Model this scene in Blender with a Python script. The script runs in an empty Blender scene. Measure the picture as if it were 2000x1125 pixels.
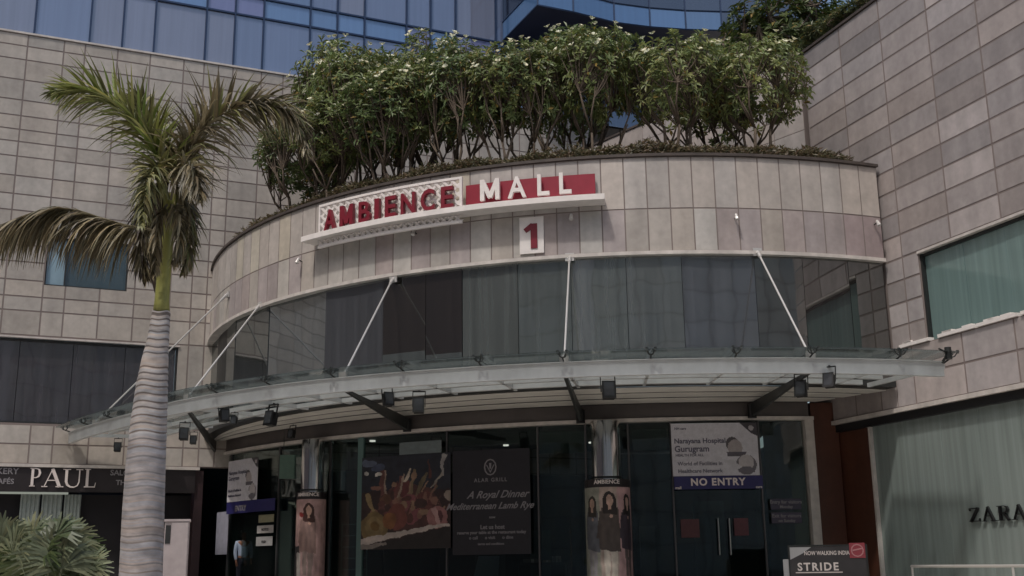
import bpy, bmesh, math, random
from mathutils import Vector, Matrix, noise
SC = bpy.context.scene
COL = SC.collection
RAD = math.radians
random.seed(7)

# ------------------------------------------------------------------ camera
EYE = Vector((0, 0, 1.6)); FPX = 2200.0
TH = RAD(13.75); ROLL = RAD(0.8)
cF = Vector((0, math.cos(TH), math.sin(TH)))
R0 = Vector((1, 0, 0)); U0 = R0.cross(cF)
cR = R0 * math.cos(ROLL) - U0 * math.sin(ROLL)
cU = cR.cross(cF)
cam = bpy.data.objects.new('camera', bpy.data.cameras.new('camera'))
COL.objects.link(cam); SC.camera = cam
cam.matrix_world = Matrix(((cR.x, cU.x, -cF.x, 0), (cR.y, cU.y, -cF.y, 0), (cR.z, cU.z, -cF.z, EYE.z), (0, 0, 0, 1)))
cam.data.sensor_width = 36; cam.data.lens = 36 * FPX / 2000
cam.data.clip_start = 0.1; cam.data.clip_end = 2000
# ------------------------------------------------------------------ light
SUN_DIR = Vector((-0.42, -0.80, 1.45)).normalized()
sun_el = math.asin(SUN_DIR.z); sun_az = math.atan2(SUN_DIR.x, SUN_DIR.y)
world = bpy.data.worlds.new('World'); SC.world = world; world.use_nodes = True
wn = world.node_tree.nodes; wl = world.node_tree.links
sky = wn.new('ShaderNodeTexSky'); sky.sky_type = 'NISHITA'; sky.sun_disc = False
sky.sun_elevation = sun_el; sky.sun_rotation = sun_az
sky.dust_density = 4.0; sky.air_density = 1.2; sky.ozone_density = 1.0
wl.new(sky.outputs[0], wn['Background'].inputs[0]); wn['Background'].inputs[1].default_value = 0.125
sl = bpy.data.lights.new('sun', 'SUN'); sl.energy = 1.8; sl.angle = RAD(3.0); sl.color = (1, .95, .89)
so = bpy.data.objects.new('sun', sl); COL.objects.link(so)
so.rotation_euler = SUN_DIR.to_track_quat('Z', 'Y').to_euler()
SC.view_settings.view_transform = 'Standard'; SC.view_settings.look = 'None'
SC.view_settings.exposure = -0.08; SC.view_settings.gamma = 1.0

# ------------------------------------------------------------------ pixel -> place helpers (photograph is 2000x1125)
def ray(x, y): return cR * (x - 1000) + cU * (562.5 - y) + cF * FPX
def at_z(x, y, z):
    d = ray(x, y); return EYE + d * ((z - EYE.z) / d.z)
def at_y(x, y, Y):
    d = ray(x, y); return EYE + d * (Y / d.y)
CX, CY = 3.66, 37.85          # axis of the round entrance block
EX, EY, ER = 4.74, 43.84, 16.53   # axis and radius of the recessed shop front
class Flat:
    def __init__(s, ox, oy, dx, dy):
        l = math.hypot(dx, dy); s.ox, s.oy, s.dx, s.dy = ox, oy, dx / l, dy / l
    def __call__(s, u, v, w=0): return Vector((s.ox + s.dx * u + s.dy * w, s.oy + s.dy * u - s.dx * w, v))
    def px(s, x, y, w=0):
        d = ray(x, y); n = Vector((s.dy, -s.dx, 0)); o = Vector((s.ox, s.oy, 0)) + n * w
        t = (o - EYE).dot(n) / d.dot(n); p = EYE + d * t
        return ((p.x - s.ox) * s.dx + (p.y - s.oy) * s.dy, p.z)
class Cyl:
    def __init__(s, cx, cy, r, a0=-math.pi / 2): s.cx, s.cy, s.r, s.a0 = cx, cy, r, a0
    def __call__(s, u, v, w=0):
        a = s.a0 + u / s.r; return Vector((s.cx + (s.r + w) * math.cos(a), s.cy + (s.r + w) * math.sin(a), v))
    def px(s, x, y, w=0):
        d = ray(x, y); ox, oy = EYE.x - s.cx, EYE.y - s.cy; r = s.r + w
        A = d.x * d.x + d.y * d.y; B = 2 * (ox * d.x + oy * d.y); Cc = ox * ox + oy * oy - r * r
        D = max(B * B - 4 * A * Cc, 0); t = (-B - math.sqrt(D)) / (2 * A); p = EYE + d * t
        a = math.atan2(p.y - s.cy, p.x - s.cx) - s.a0
        a = (a + math.pi) % (2 * math.pi) - math.pi
        return (a * s.r, p.z)
LW = Flat(-9.51, 33.91, 0.914, 0.405)      # left stone wing, u to the right
RW = Flat(8.71, 25.36, 0.338, -0.941)      # right stone wing, u towards the camera
DR = Cyl(CX, CY, 13.55)                    # round block
EN = Cyl(EX, EY, ER)                       # recessed shop front
class World:
    def __call__(s, u, v, w=0): return Vector((u, w, v))
class XYZ:
    def __call__(s, u, v, w=0): return Vector((u, v, w))
ID = XYZ()

# ------------------------------------------------------------------ materials
def S(r, g, b, k=1.0):
    f = lambda c: ((c / 255) / 12.92 if c / 255 <= .04045 else ((c / 255 + .055) / 1.055) ** 2.4) * k
    return (f(r), f(g), f(b))
MATS = {}
def mat(name, color=None, rough=.6, metal=0, attr=False, noise=0.0, nscale=4.0, stretch=(1, 1, 1), bump=0, spec=.5, trans=0, drips=0):
    if name in MATS: return MATS[name]
    m = bpy.data.materials.new(name); m.use_nodes = True; nt = m.node_tree; N = nt.nodes; L = nt.links
    b = N['Principled BSDF']; b.inputs['Roughness'].default_value = rough; b.inputs['Metallic'].default_value = metal
    b.inputs['Specular IOR Level'].default_value = spec
    if attr:
        a = N.new('ShaderNodeVertexColor'); a.layer_name = 'tint'; out = a.outputs[0]
    else:
        a = N.new('ShaderNodeRGB'); a.outputs[0].default_value = (*color, 1); out = a.outputs[0]
    tc = N.new('ShaderNodeTexCoord')
    def layer(out, scale, st, amt, detail=5):
        mp = N.new('ShaderNodeMapping'); mp.inputs['Scale'].default_value = st; L.new(tc.outputs['Object'], mp.inputs[0])
        n = N.new('ShaderNodeTexNoise'); n.inputs['Scale'].default_value = scale; n.inputs['Detail'].default_value = detail
        L.new(mp.outputs[0], n.inputs[0])
        r = N.new('ShaderNodeMapRange'); r.inputs[1].default_value = .3; r.inputs[2].default_value = .7
        r.inputs[3].default_value = 1 - amt; r.inputs[4].default_value = 1 + amt * .6; L.new(n.outputs[0], r.inputs[0])
        v = N.new('ShaderNodeVectorMath'); v.operation = 'SCALE'; L.new(out, v.inputs[0]); L.new(r.outputs[0], v.inputs['Scale'])
        return v.outputs[0], n
    nn = None
    if noise: out, nn = layer(out, nscale, stretch, noise)
    if drips: out, _ = layer(out, 1.0, (2.6, 2.6, .3), drips, 8); out, _ = layer(out, 7.0, (1, 1, 1), drips * .7, 6)
    L.new(out, b.inputs['Base Color'])
    if bump and nn:
        bp = N.new('ShaderNodeBump'); bp.inputs['Strength'].default_value = bump; bp.inputs['Distance'].default_value = .02
        L.new(nn.outputs[0], bp.inputs['Height']); L.new(bp.outputs[0], b.inputs['Normal'])
    if trans:
        t = N.new('ShaderNodeBsdfTranslucent'); L.new(out, t.inputs[0])
        mx = N.new('ShaderNodeMixShader'); mx.inputs[0].default_value = trans
        L.new(b.outputs[0], mx.inputs[1]); L.new(t.outputs[0], mx.inputs[2]); L.new(mx.outputs[0], N['Material Output'].inputs[0])
    MATS[name] = m; return m
def glassmat(name, base, refl, streak=0.3, rough=.03, see=0.0, tint=(1, 1, 1), attr=False, gtint=(1, 1, 1)):
    """coated pane: body colour with vertical dirt streaks, a mirror coat and an optional see-through share"""
    m = bpy.data.materials.new(name); m.use_nodes = True; nt = m.node_tree; N = nt.nodes; L = nt.links
    N.remove(N['Principled BSDF'])
    tc = N.new('ShaderNodeTexCoord'); mp = N.new('ShaderNodeMapping'); mp.inputs['Scale'].default_value = (6, 6, .22)
    L.new(tc.outputs['Object'], mp.inputs[0])
    n = N.new('ShaderNodeTexNoise'); n.inputs['Scale'].default_value = 1.3; n.inputs['Detail'].default_value = 7; L.new(mp.outputs[0], n.inputs[0])
    r = N.new('ShaderNodeMapRange'); r.inputs[1].default_value = .3; r.inputs[2].default_value = .72
    r.inputs[3].default_value = 1 - streak; r.inputs[4].default_value = 1 + streak; L.new(n.outputs[0], r.inputs[0])
    if attr: c = N.new('ShaderNodeVertexColor'); c.layer_name = 'tint'
    else: c = N.new('ShaderNodeRGB'); c.outputs[0].default_value = (*base, 1)
    v = N.new('ShaderNodeVectorMath'); v.operation = 'SCALE'; L.new(c.outputs[0], v.inputs[0]); L.new(r.outputs[0], v.inputs['Scale'])
    d = N.new('ShaderNodeBsdfDiffuse'); L.new(v.outputs[0], d.inputs[0])
    t = N.new('ShaderNodeBsdfTransparent'); t.inputs[0].default_value = (*tint, 1)
    m1 = N.new('ShaderNodeMixShader'); m1.inputs[0].default_value = see; L.new(d.outputs[0], m1.inputs[1]); L.new(t.outputs[0], m1.inputs[2])
    g = N.new('ShaderNodeBsdfGlossy'); g.inputs['Roughness'].default_value = rough; g.inputs[0].default_value = (*gtint, 1)
    n2 = N.new('ShaderNodeTexNoise'); n2.inputs['Scale'].default_value = .7; n2.inputs['Detail'].default_value = 2; L.new(tc.outputs['Object'], n2.inputs[0])
    bp = N.new('ShaderNodeBump'); bp.inputs['Strength'].default_value = .25; bp.inputs['Distance'].default_value = .02
    L.new(n2.outputs[0], bp.inputs['Height']); L.new(bp.outputs[0], g.inputs['Normal'])
    lw = N.new('ShaderNodeLayerWeight'); lw.inputs[0].default_value = .35
    mr = N.new('ShaderNodeMapRange'); mr.inputs[3].default_value = refl; mr.inputs[4].default_value = min(1, refl + .40); L.new(lw.outputs['Fresnel'], mr.inputs[0])
    m2 = N.new('ShaderNodeMixShader'); L.new(mr.outputs[0], m2.inputs[0]); L.new(m1.outputs[0], m2.inputs[1]); L.new(g.outputs[0], m2.inputs[2])
    L.new(m2.outputs[0], N['Material Output'].inputs[0]); MATS[name] = m; return m

M_tile = mat('stone_tile', attr=True, rough=.55, noise=.10, nscale=2.2, drips=.13, bump=.15)
M_joint = mat('joint', S(130, 119, 115), rough=.9)
M_trim = mat('pale_trim', S(205, 198, 192), rough=.5, noise=.12, nscale=3, drips=.15)
M_coping = mat('dark_coping', S(74, 66, 62), rough=.7, noise=.3, nscale=3)
M_white = mat('white_paint', S(232, 226, 222), rough=.45, noise=.08, nscale=5)
M_red = mat('red_panel', S(142, 40, 56), rough=.4, noise=.12, nscale=3)
M_dred = mat('dark_red_letter', S(124, 34, 48), rough=.4, noise=.1)
M_steelgrey = mat('grey_painted_steel', S(200, 203, 204), rough=.4, metal=.0, noise=.10, nscale=2, drips=.06)
M_soffit = mat('soffit_panel', S(214, 211, 204), rough=.6, noise=.12, nscale=1.2)
M_dsteel = mat('dark_steel', S(52, 54, 54), rough=.45, metal=.3, noise=.2)
M_chrome = mat('brushed_chrome', S(225, 223, 220), rough=.10, metal=1.0)
M_rod = mat('steel_rod', S(205, 203, 200), rough=.35, metal=.4)
M_black = mat('black_plastic', S(26, 26, 28), rough=.5)
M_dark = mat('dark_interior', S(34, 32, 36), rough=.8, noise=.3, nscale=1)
M_blackboard = mat('black_signboard', S(40, 34, 36), rough=.45, noise=.15)
M_letter = mat('pale_letter', S(226, 216, 212), rough=.45)
M_greyletter = mat('grey_letter', S(140, 136, 140), rough=.5)
M_blackletter = mat('black_letter', S(20, 20, 22), rough=.4)
M_print = mat('printed_sheet', attr=True, rough=.5, noise=.1, nscale=8)
M_leaf = mat('leaf', attr=True, rough=.45, trans=.25)
M_bark = mat('bark', S(98, 86, 74), rough=.85, noise=.3, nscale=12)
M_palmbark = mat('palm_trunk', attr=True, rough=.85, noise=.34, nscale=4, stretch=(1, 1, 2.6), bump=.6, drips=.12)
M_soil = mat('soil', S(70, 58, 48), rough=.95, noise=.3)
M_ground = mat('paving', S(186, 180, 172), rough=.85, noise=.2, nscale=2)
M_brown = mat('brown_panel', S(92, 56, 42), rough=.45, noise=.25, nscale=1.1, drips=.15)
M_roofdark = mat('dark_roof', S(60, 58, 58), rough=.8)
G_drum = glassmat('smoked_glass', None, .22, .24, attr=True, gtint=(.92, .96, .95))
G_strip = glassmat('dark_strip_glass', S(60, 58, 62), .12, .30)
G_blue = glassmat('blue_curtain_glass', None, .20, .07, attr=True, gtint=(.54, .63, .74))
G_teal = glassmat('teal_frosted_glass', S(112, 134, 132), .10, .15, rough=.12, gtint=(.8, 1, .98))
G_zara = glassmat('frosted_shop_glass', S(134, 145, 142), .12, .16, rough=.14, gtint=(.85, 1, .97))
G_shop = glassmat('clear_shop_glass', S(40, 56, 54), .045, .2, see=.9, tint=(.70, .74, .73), gtint=(.84, .9, .88))
G_canopy = glassmat('canopy_glass', S(84, 88, 89), .07, .16, rough=.08, see=.80, tint=(.80, .83, .83), gtint=(.9, .95, .95))

# ------------------------------------------------------------------ mesh builder
class MB:
    def __init__(s): s.v = []; s.f = []; s.m = []; s.c = []
    def face(s, pts, m=0, c=(1, 1, 1)):
        b = len(s.v); s.v += [tuple(p) for p in pts]; s.f.append(tuple(range(b, b + len(pts)))); s.m.append(m); s.c.append(c)
    def add(s, vs, fs, m=0, c=(1, 1, 1)):
        b = len(s.v); s.v += [tuple(p) for p in vs]
        for f in fs: s.f.append(tuple(i + b for i in f)); s.m.append(m); s.c.append(c)
    def box(s, fr, u0, u1, v0, v1, w0, w1, m=0, c=(1, 1, 1), seg=1):
        vs = []; fs = []
        for i in range(seg + 1):
            u = u0 + (u1 - u0) * i / seg
            vs += [fr(u, v0, w0), fr(u, v0, w1), fr(u, v1, w1), fr(u, v1, w0)]
        for i in range(seg):
            a = i * 4; b = a + 4
            for k in range(4): fs.append((a + k, a + (k + 1) % 4, b + (k + 1) % 4, b + k))
        fs.append((0, 3, 2, 1)); e = seg * 4; fs.append((e, e + 1, e + 2, e + 3))
        s.add(vs, fs, m, c)
    def tube(s, pts, r, n=6, m=0, c=(1, 1, 1), cap=True):
        pts = [Vector(p) for p in pts]; rs = r if isinstance(r, (list, tuple)) else [r] * len(pts)
        vs = []; fs = []; prev = None
        for i, p in enumerate(pts):
            d = (pts[min(i + 1, len(pts) - 1)] - pts[max(i - 1, 0)])
            d = d.normalized() if d.length > 1e-6 else Vector((0, 0, 1))
            if prev is None: a = d.orthogonal().normalized()
            else:
                a = prev - d * prev.dot(d); a = a.normalized() if a.length > 1e-5 else d.orthogonal().normalized()
            prev = a; b = d.cross(a)
            for k in range(n):
                t = 2 * math.pi * k / n; vs.append(p + (a * math.cos(t) + b * math.sin(t)) * rs[i])
        for i in range(len(pts) - 1):
            for k in range(n): fs.append((i * n + k, i * n + (k + 1) % n, (i + 1) * n + (k + 1) % n, (i + 1) * n + k))
        if cap: fs.append(tuple(range(n - 1, -1, -1))); e = (len(pts) - 1) * n; fs.append(tuple(range(e, e + n)))
        s.add(vs, fs, m, c)
    def text(s, fr, txt, u, v, w, size, ext=.01, off=0, shear=0, align='LEFT', m=0, c=(1, 1, 1), sx=1, space=1.0, fit=None):
        cu = bpy.data.curves.new('tmp', 'FONT'); cu.body = txt; cu.size = size; cu.extrude = ext; cu.offset = off; cu.shear = shear
        cu.align_x = align; cu.space_character = space; cu.resolution_u = 3
        o = bpy.data.objects.new('tmp', cu); COL.objects.link(o); bpy.context.view_layer.update()
        me = bpy.data.meshes.new_from_object(o.evaluated_get(bpy.context.evaluated_depsgraph_get()))
        if fit: xs = [q.co.x for q in me.vertices]; sx = fit / (max(xs) - min(xs))
        s.add([fr(u + q.co.x * sx, v + q.co.y, w + q.co.z) for q in me.vertices], [tuple(p.vertices) for p in me.polygons], m, c)
        bpy.data.objects.remove(o); bpy.data.curves.remove(cu); bpy.data.meshes.remove(me)
    def strokes(s, fr, lines, u, v, w, size, depth, sx=1, m=0, c=(1, 1, 1)):
        """letters drawn as strokes: each line is a list of (x, y, width) in em"""
        for ln in lines:
            P = [(x * sx, y, t) for x, y, t in ln]; L = []; Rr = []
            for i, (x, y, t) in enumerate(P):
                x0, y0, _ = P[max(i - 1, 0)]; x1, y1, _ = P[min(i + 1, len(P) - 1)]
                l = math.hypot(x1 - x0, y1 - y0) or 1; nx, ny = -(y1 - y0) / l, (x1 - x0) / l
                L.append((x + nx * t / 2, y + ny * t / 2)); Rr.append((x - nx * t / 2, y - ny * t / 2))
            for i in range(len(P) - 1):
                q = [L[i], L[i + 1], Rr[i + 1], Rr[i]]
                vs = [fr(u + a * size, v + b * size, w) for a, b in q] + [fr(u + a * size, v + b * size, w + depth) for a, b in q]
                s.add(vs, [(0, 1, 2, 3), (4, 5, 6, 7), (0, 1, 5, 4), (1, 2, 6, 5), (2, 3, 7, 6), (3, 0, 4, 7)], m, c)
    def raster(s, fr, u0, u1, v0, v1, w0, w1, nx, ny, fn, m=0):
        """printed sheet: a cell grid coloured by fn(x, y) plus a thin back"""
        g = [[fr(u0 + (u1 - u0) * i / nx, v0 + (v1 - v0) * j / ny, w1) for i in range(nx + 1)] for j in range(ny + 1)]
        b = len(s.v)
        for row in g: s.v += [tuple(p) for p in row]
        for j in range(ny):
            for i in range(nx):
                a = b + j * (nx + 1) + i
                s.f.append((a, a + 1, a + nx + 2, a + nx + 1)); s.m.append(m); s.c.append(fn((i + .5) / nx, (j + .5) / ny))
        s.box(fr, u0, u1, v0, v1, w0, w1 - .003, m, S(60, 58, 60), seg=max(1, nx // 6))
    def build(s, name, mats, parent=None, smooth=False, fix=True):
        me = bpy.data.meshes.new(name); me.from_pydata(s.v, [], s.f)
        ms = mats if isinstance(mats, (list, tuple)) else [mats]
        for m in ms: me.materials.append(m)
        me.polygons.foreach_set('material_index', s.m)
        at = me.color_attributes.new('tint', 'FLOAT_COLOR', 'CORNER'); buf = []
        for p, c in zip(me.polygons, s.c): buf += [c[0], c[1], c[2], 1.0] * p.loop_total
        at.data.foreach_set('color', buf)
        if fix:
            bm = bmesh.new(); bm.from_mesh(me); bmesh.ops.recalc_face_normals(bm, faces=bm.faces); bm.to_mesh(me); bm.free()
        if smooth: me.polygons.foreach_set('use_smooth', [True] * len(me.polygons))
        me.update()
        o = bpy.data.objects.new(name, me); COL.objects.link(o)
        if parent: o.parent = parent; o.matrix_parent_inverse = Matrix.Translation(-parent.location) if parent.type == 'EMPTY' else Matrix()
        return o
def tag(o, label=None, cat=None, group=None, kind=None):
    if label: o['label'] = label
    if cat: o['category'] = cat
    if group: o['group'] = group
    if kind: o['kind'] = kind
    return o
def thing(name, loc, label, cat, group=None):
    o = bpy.data.objects.new(name, None); COL.objects.link(o); o.location = loc; o.empty_display_size = .2
    return tag(o, label, cat, group)
def copy_tree(o, parent=None):
    c = o.copy(); COL.objects.link(c)
    if parent: c.parent = parent
    for ch in list(o.children): copy_tree(ch, c)
    return c
def subtract(rects, h):
    out = []
    for (a, b, c, d) in rects:
        x0, x1, y0, y1 = max(a, h[0]), min(b, h[1]), max(c, h[2]), min(d, h[3])
        if x0 >= x1 or y0 >= y1: out.append((a, b, c, d)); continue
        if a < x0: out.append((a, x0, c, d))
        if x1 < b: out.append((x1, b, c, d))
        if c < y0: out.append((x0, x1, c, y0))
        if y1 < d: out.append((x0, x1, y1, d))
    return out
def stone(base, var=.13, hue=.03):
    k = 1 + random.uniform(-var, var) * random.random() ** .4; h = random.uniform(-hue, hue)
    return (base[0] * k * (1 + h), base[1] * k, base[2] * k * (1 - h))
def tiled(mb, fr, us, vs, holes, col, var=.13, gap=.022, seg=1, w0=0, w1=.007, hue=.03):
    for j in range(len(vs) - 1):
        for i in range(len(us) - 1):
            rs = [(us[i] + gap / 2, us[i + 1] - gap / 2, vs[j] + gap / 2, vs[j + 1] - gap / 2)]
            for h in holes: rs = subtract(rs, h)
            c = stone(col(i, j) if callable(col) else col, var, hue); tz = random.uniform(0, .003)
            for r in rs:
                if r[1] - r[0] > .03 and r[3] - r[2] > .03: mb.box(fr, r[0], r[1], r[2], r[3], w0, w1 + tz, 0, c, seg)

# ================================================================== SETTING
mb = MB(); mb.box(ID, -250, 250, -250, 250, -.3, 0); tag(mb.build('ground', M_ground), kind='structure')
mb = MB(); mb.box(ID, -16, 12, 21, 50, .004, .9)
for i in range(5): mb.box(ID, -16, 12, 21 - .35 * (i + 1), 21 - .35 * i - .003, .004, .9 - .15 * (i + 1))
tag(mb.build('plaza', M_ground), kind='structure')

# ================================================================== LEFT STONE WING
STONE_L = S(177, 170, 162)
lw = thing('stone_wing', LW(-4, 0), 'beige tiled wing left of the round entrance with blue glass storeys on top', 'building')
top = LW.px(300, 107)[1]
zz = [LW.px(8, y)[1] for y in (905, 866, 828, 652, 604, 576, 544, 508, 475, 440, 408, 376, 340, 302, 273, 249, 222, 191, 151, 111, 84)]
ztopL = top; vs = zz + [ztopL]
wide = [LW.px(x, 610)[0] for x in (4, 80, 124, 192, 260, 330, 372, 402)]
us = [wide[0]]
for k, dw in enumerate([.95, .6, 1.0, .95] * 3): us.insert(0, us[0] - dw)
us += wide[1:] + [LW.px(440, 444)[0], LW.px(498, 444)[0], LW.px(542, 444)[0]]
k = 0
while us[-1] < 13.2: us.append(us[-1] + [.95, .62, .95, 1.0][k % 4]); k += 1
uL, uR = us[0], us[-1]
zb = LW.px(8, 905)[1]
uend = LW.px(402, 700)[0]
win = (uL - 1, LW.px(345, 740)[0], LW.px(100, 828)[1], LW.px(100, 660)[1])
sw = (LW.px(91, 500)[0], LW.px(252, 500)[0], LW.px(92, 557)[1], LW.px(92, 462)[1])
mb = MB()
tiled(mb, LW, us, vs, [win, sw], STONE_L, var=.17, gap=.045, hue=.02)
rs = subtract(subtract([(uL, uR, zb, ztopL)], win), sw)
for r in rs: mb.box(LW, r[0], r[1], r[2], r[3], -.35, 0, 1)
mb.build('wall', [M_tile, M_joint], lw)
mb = MB(); mb.box(LW, uL, uR, ztopL + .003, ztopL + .06, -.3, .05); mb.box(LW, uL, win[1] + .03, win[3] - .05, win[3] - .003, -.05, .06)
mb.box(LW, uL, LW.px(390, 905)[0], zb - .09, zb - .003, -.3, .10); mb.build('ledge', M_trim, lw)
# dark strip window
W = tag(thing('tmp', LW((win[0] + win[1]) / 2, win[2]), 'x', 'x')); bpy.data.objects.remove(W)
mb = MB(); mb.box(LW, uL, win[1] - .003, win[2] + .003, win[2] + .05, -.22, -.02); mb.box(LW, uL, win[1] - .003, win[3] - .11, win[3] - .055, -.22, -.06)
mb.box(LW, win[1] - .05, win[1] - .004, win[2] + .053, win[3] - .113, -.22, -.04)
mb.box(LW, uL, win[1] - .06, win[2] + .05, win[3] - .1, -.3, -.24); wf = mb.build('window_frame', M_dsteel, lw)
u = win[1] - .055; k = 0
while u > uL + .2:
    w_ = 1.45; a = u - w_; mb = MB(); t = random.uniform(-.008, .008)
    mb.box(LW, a + .008, u - .008, win[2] + .053, win[3] - .113, -.16 + t, -.145 + t); mb.build('window_pane', G_strip, wf); u = a; k += 1
# small blue window
um = LW.px(130, 500)[0]
mb = MB()
mb.box(LW, sw[0], sw[1], sw[2], sw[2] + .04, -.18, -.03); mb.box(LW, sw[0], sw[1], sw[3] - .04, sw[3], -.18, -.03)
for a in (sw[0], um - .02, sw[1] - .04): mb.box(LW, a, a + .04, sw[2] + .043, sw[3] - .043, -.18, -.03)
sf = mb.build('window_frame', M_dsteel, lw)
mb = MB(); mb.box(LW, sw[0] + .043, um - .023, sw[2] + .043, sw[3] - .043, -.14, -.12, c=S(150, 176, 190)); mb.build('window_pane', G_blue, sf)
mb = MB(); mb.box(LW, um + .023, sw[1] - .043, sw[2] + .043, sw[3] - .043, -.14, -.12, c=S(70, 86, 92)); mb.build('window_pane', G_blue, sf)

# blue curtain wall above (own thing: glass tower behind)
bt = thing('glass_tower', LW(3, ztopL + .1, -.5), 'blue glass curtain wall rising above the beige tiled wing', 'building')
BW = Flat(LW.ox, LW.oy, LW.dx, LW.dy)
zA = LW.px(607, 51)[1]; zB = LW.px(713, 33)[1]
zr = [ztopL + .063, zA, zB, zB + (zA - ztopL) * 1.0, zB + (zA - ztopL) * 1.0 + (zB - zA), zB + 2 * (zA - ztopL) + (zB - zA), 25.5]
mull = [LW.px(x, 40)[0] for x in (69, 178, 242, 304, 404, 460, 516, 607, 660, 713, 795, 842, 891, 969)]
for dw in [2.2, 1.0, 1.1, 2.0, 1.0, 1.2, 2.0]: mull.insert(0, mull[0] - dw * .8)
u_refl = LW.px(982, 80)[0]
cur = mull[:]; 
while cur[-1] < u_refl + 8: cur.append(cur[-1] + random.choice([1.3, 1.9, 1.0]))
mb = MB()
for a in cur: mb.box(LW, a - .028, a + .028, zr[0], zr[-1], -.12, -.02)
for z in zr[1:]: mb.box(LW, cur[0], cur[-1], z - .03, z + .03, -.12, -.025)
fr_ = mb.build('mullion_frame', mat('blue_mullion', S(44, 62, 92), rough=.4, metal=.3), bt)
for j in range(len(zr) - 1):
    for i in range(len(cur) - 1):
        mb = MB(); q = random.random()
        base = S(112, 126, 156) if q < .5 else (S(126, 132, 152) if q < .8 else S(102, 126, 162))
        if j == 1: base = S(104, 136, 180) if random.random() < .6 else S(120, 124, 166)
        t = random.uniform(-.012, .012)
        mb.box(LW, cur[i] + .03, cur[i + 1] - .03, zr[j] + .033, zr[j + 1] - .033, -.1 + t, -.085 + t, c=stone(base, .08, .01))
        mb.build('glass_pane', G_blue, bt)
mb = MB(); mb.box(LW, cur[0], cur[-1], ztopL + .06, 25.6, -6, -.2); mb.build('tower_core', M_roofdark, bt)
# made-up bay: dark underside and panes stand for a reflection in the curtain glass
zs = LW.px(982, 80)[1]
pA = LW(u_refl, zs); front = [at_z(x, y, zs) for x, y in ((1050, 10), (1120, 24), (1200, 44), (1270, 53), (1340, 58), (1410, 60), (1500, 62), (1600, 64))]
back = [LW(u_refl + i * 1.6, zs, .01) for i in range(8)]
mb = MB()
for i in range(7): mb.face([front[i], front[i + 1], back[i + 1], back[i]]); 
mb.build('reflection_bay_underside', mat('dark_blue_reflection', S(44, 50, 78), rough=.5, noise=.2, nscale=1), bt, fix=False)
up = lambda p, h: p + Vector((0, 0, h))
hh = (0.0, .75, 2.6, 4.6)
for j in range(3):
    ks = [front[0] + (LW(u_refl, zs) - front[0]) * 1.0] + front
    for i in range(8):
        a, b = ks[i], ks[i + 1]
        if j == 0 and i < 6: c = S(84, 118, 162)
        else: c = S(40, 48, 66)  # bright band and dark panes are coloured after that reflection
        mb = MB(); n = (b - a).cross(Vector((0, 0, 1))).normalized(); ins = (b - a).normalized() * .03
        A, B = a + ins, b - ins
        mb.add([up(A, hh[j] + .04), up(B, hh[j] + .04), up(B, hh[j + 1]), up(A, hh[j + 1]), up(A, hh[j] + .04) - n * .03, up(B, hh[j] + .04) - n * .03, up(B, hh[j + 1]) - n * .03, up(A, hh[j + 1]) - n * .03],
               [(0, 1, 2, 3), (4, 5, 6, 7), (0, 1, 5, 4), (1, 2, 6, 5), (2, 3, 7, 6), (3, 0, 4, 7)], 0, stone(c, .14))
        mb.build('reflection_bay_pane', G_blue, bt)
mb = MB()
for p in [LW(u_refl, zs)] + front: mb.tube([p, up(p, 4.6)], .035, 4)
for h in hh: mb.tube([up(p, h + .01) for p in [LW(u_refl, zs)] + front], .035, 4)
mb.build('reflection_bay_frame', MATS['blue_mullion'], bt)

# ================================================================== RIGHT STONE WING
rw = thing('stone_wing', RW(3, 0), 'pinkish grey tiled wing right of the round entrance with teal window', 'building')
STONE_R = S(166, 158, 156)
zbR = RW.px(1800, 788)[1]; ztR = RW.px(1640, 53)[1]; uC = RW.px(1577, 200)[0]
wR = (RW.px(1792, 492)[0], 9.0, RW.px(1880, 648)[1], RW.px(1790, 492)[1])
rowh = (wR[3] - zbR); vs = [zbR, zbR + (wR[2] - zbR) * .5, wR[2]]
n = 4
for i in range(1, n + 1): vs.append(wR[2] + (wR[3] - wR[2]) * i / n)
nn = 12
for i in range(1, nn + 1): vs.append(wR[3] + (ztR - wR[3]) * i / nn)
u1 = RW.px(1717, 44)[0]; u2 = RW.px(1808, 20)[0]; u3 = RW.px(1906, 20)[0]
st = (u3 - u1) / 2
us = [uC, u1, u2, u3]
while us[-1] < 9: us.append(us[-1] + st)
us.insert(1, (uC + u1) / 2)
mb = MB(); uB = RW.px(1584, 822)[0]
tiled(mb, RW, us, vs, [wR, (-9, RW.px(1728, 500)[0] , 0, 8.3)], STONE_R, var=.27, gap=.05, hue=.025)
usl = [uB, uB + .9, uB + 1.9, uB + 2.9, wR[0] - .6, wR[0] + .2]
usl = [uB + i * .95 for i in range(20) if uB + i * .95 < RW.px(1728, 500)[0]] + [RW.px(1728, 500)[0]]
tiled(mb, RW, usl, vs[:3], [], STONE_R, gap=.05)
for r in subtract([(uC, 9, zbR, ztR)], wR): mb.box(RW, r[0], r[1], r[2], r[3], -.35, 0, 1)
mb.box(RW, uB, uC, zbR, 8.2, -.35, 0, 1); mb.box(RW, uB - 3, uB - .9, .9, 5.3, -.6, -.45, 1)
mb.box(RW, uC - .012, uC - .002, 9.6, ztR, -.35, .006, 0, S(160, 153, 152)); mb.build('wall', [M_tile, M_joint], rw)
mb = MB(); mb.box(RW, uB, 9, zbR - .10, zbR - .003, -.3, .07); mb.box(RW, wR[0], 9, wR[3] - .06, wR[3] - .004, -.2, .03)
mb.build('ledge', M_trim, rw)
mb = MB(); mb.box(RW, uB, 9, zbR - .28, zbR - .103, -.3, -.03); mb.build('shop_lintel', M_black, rw)
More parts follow.
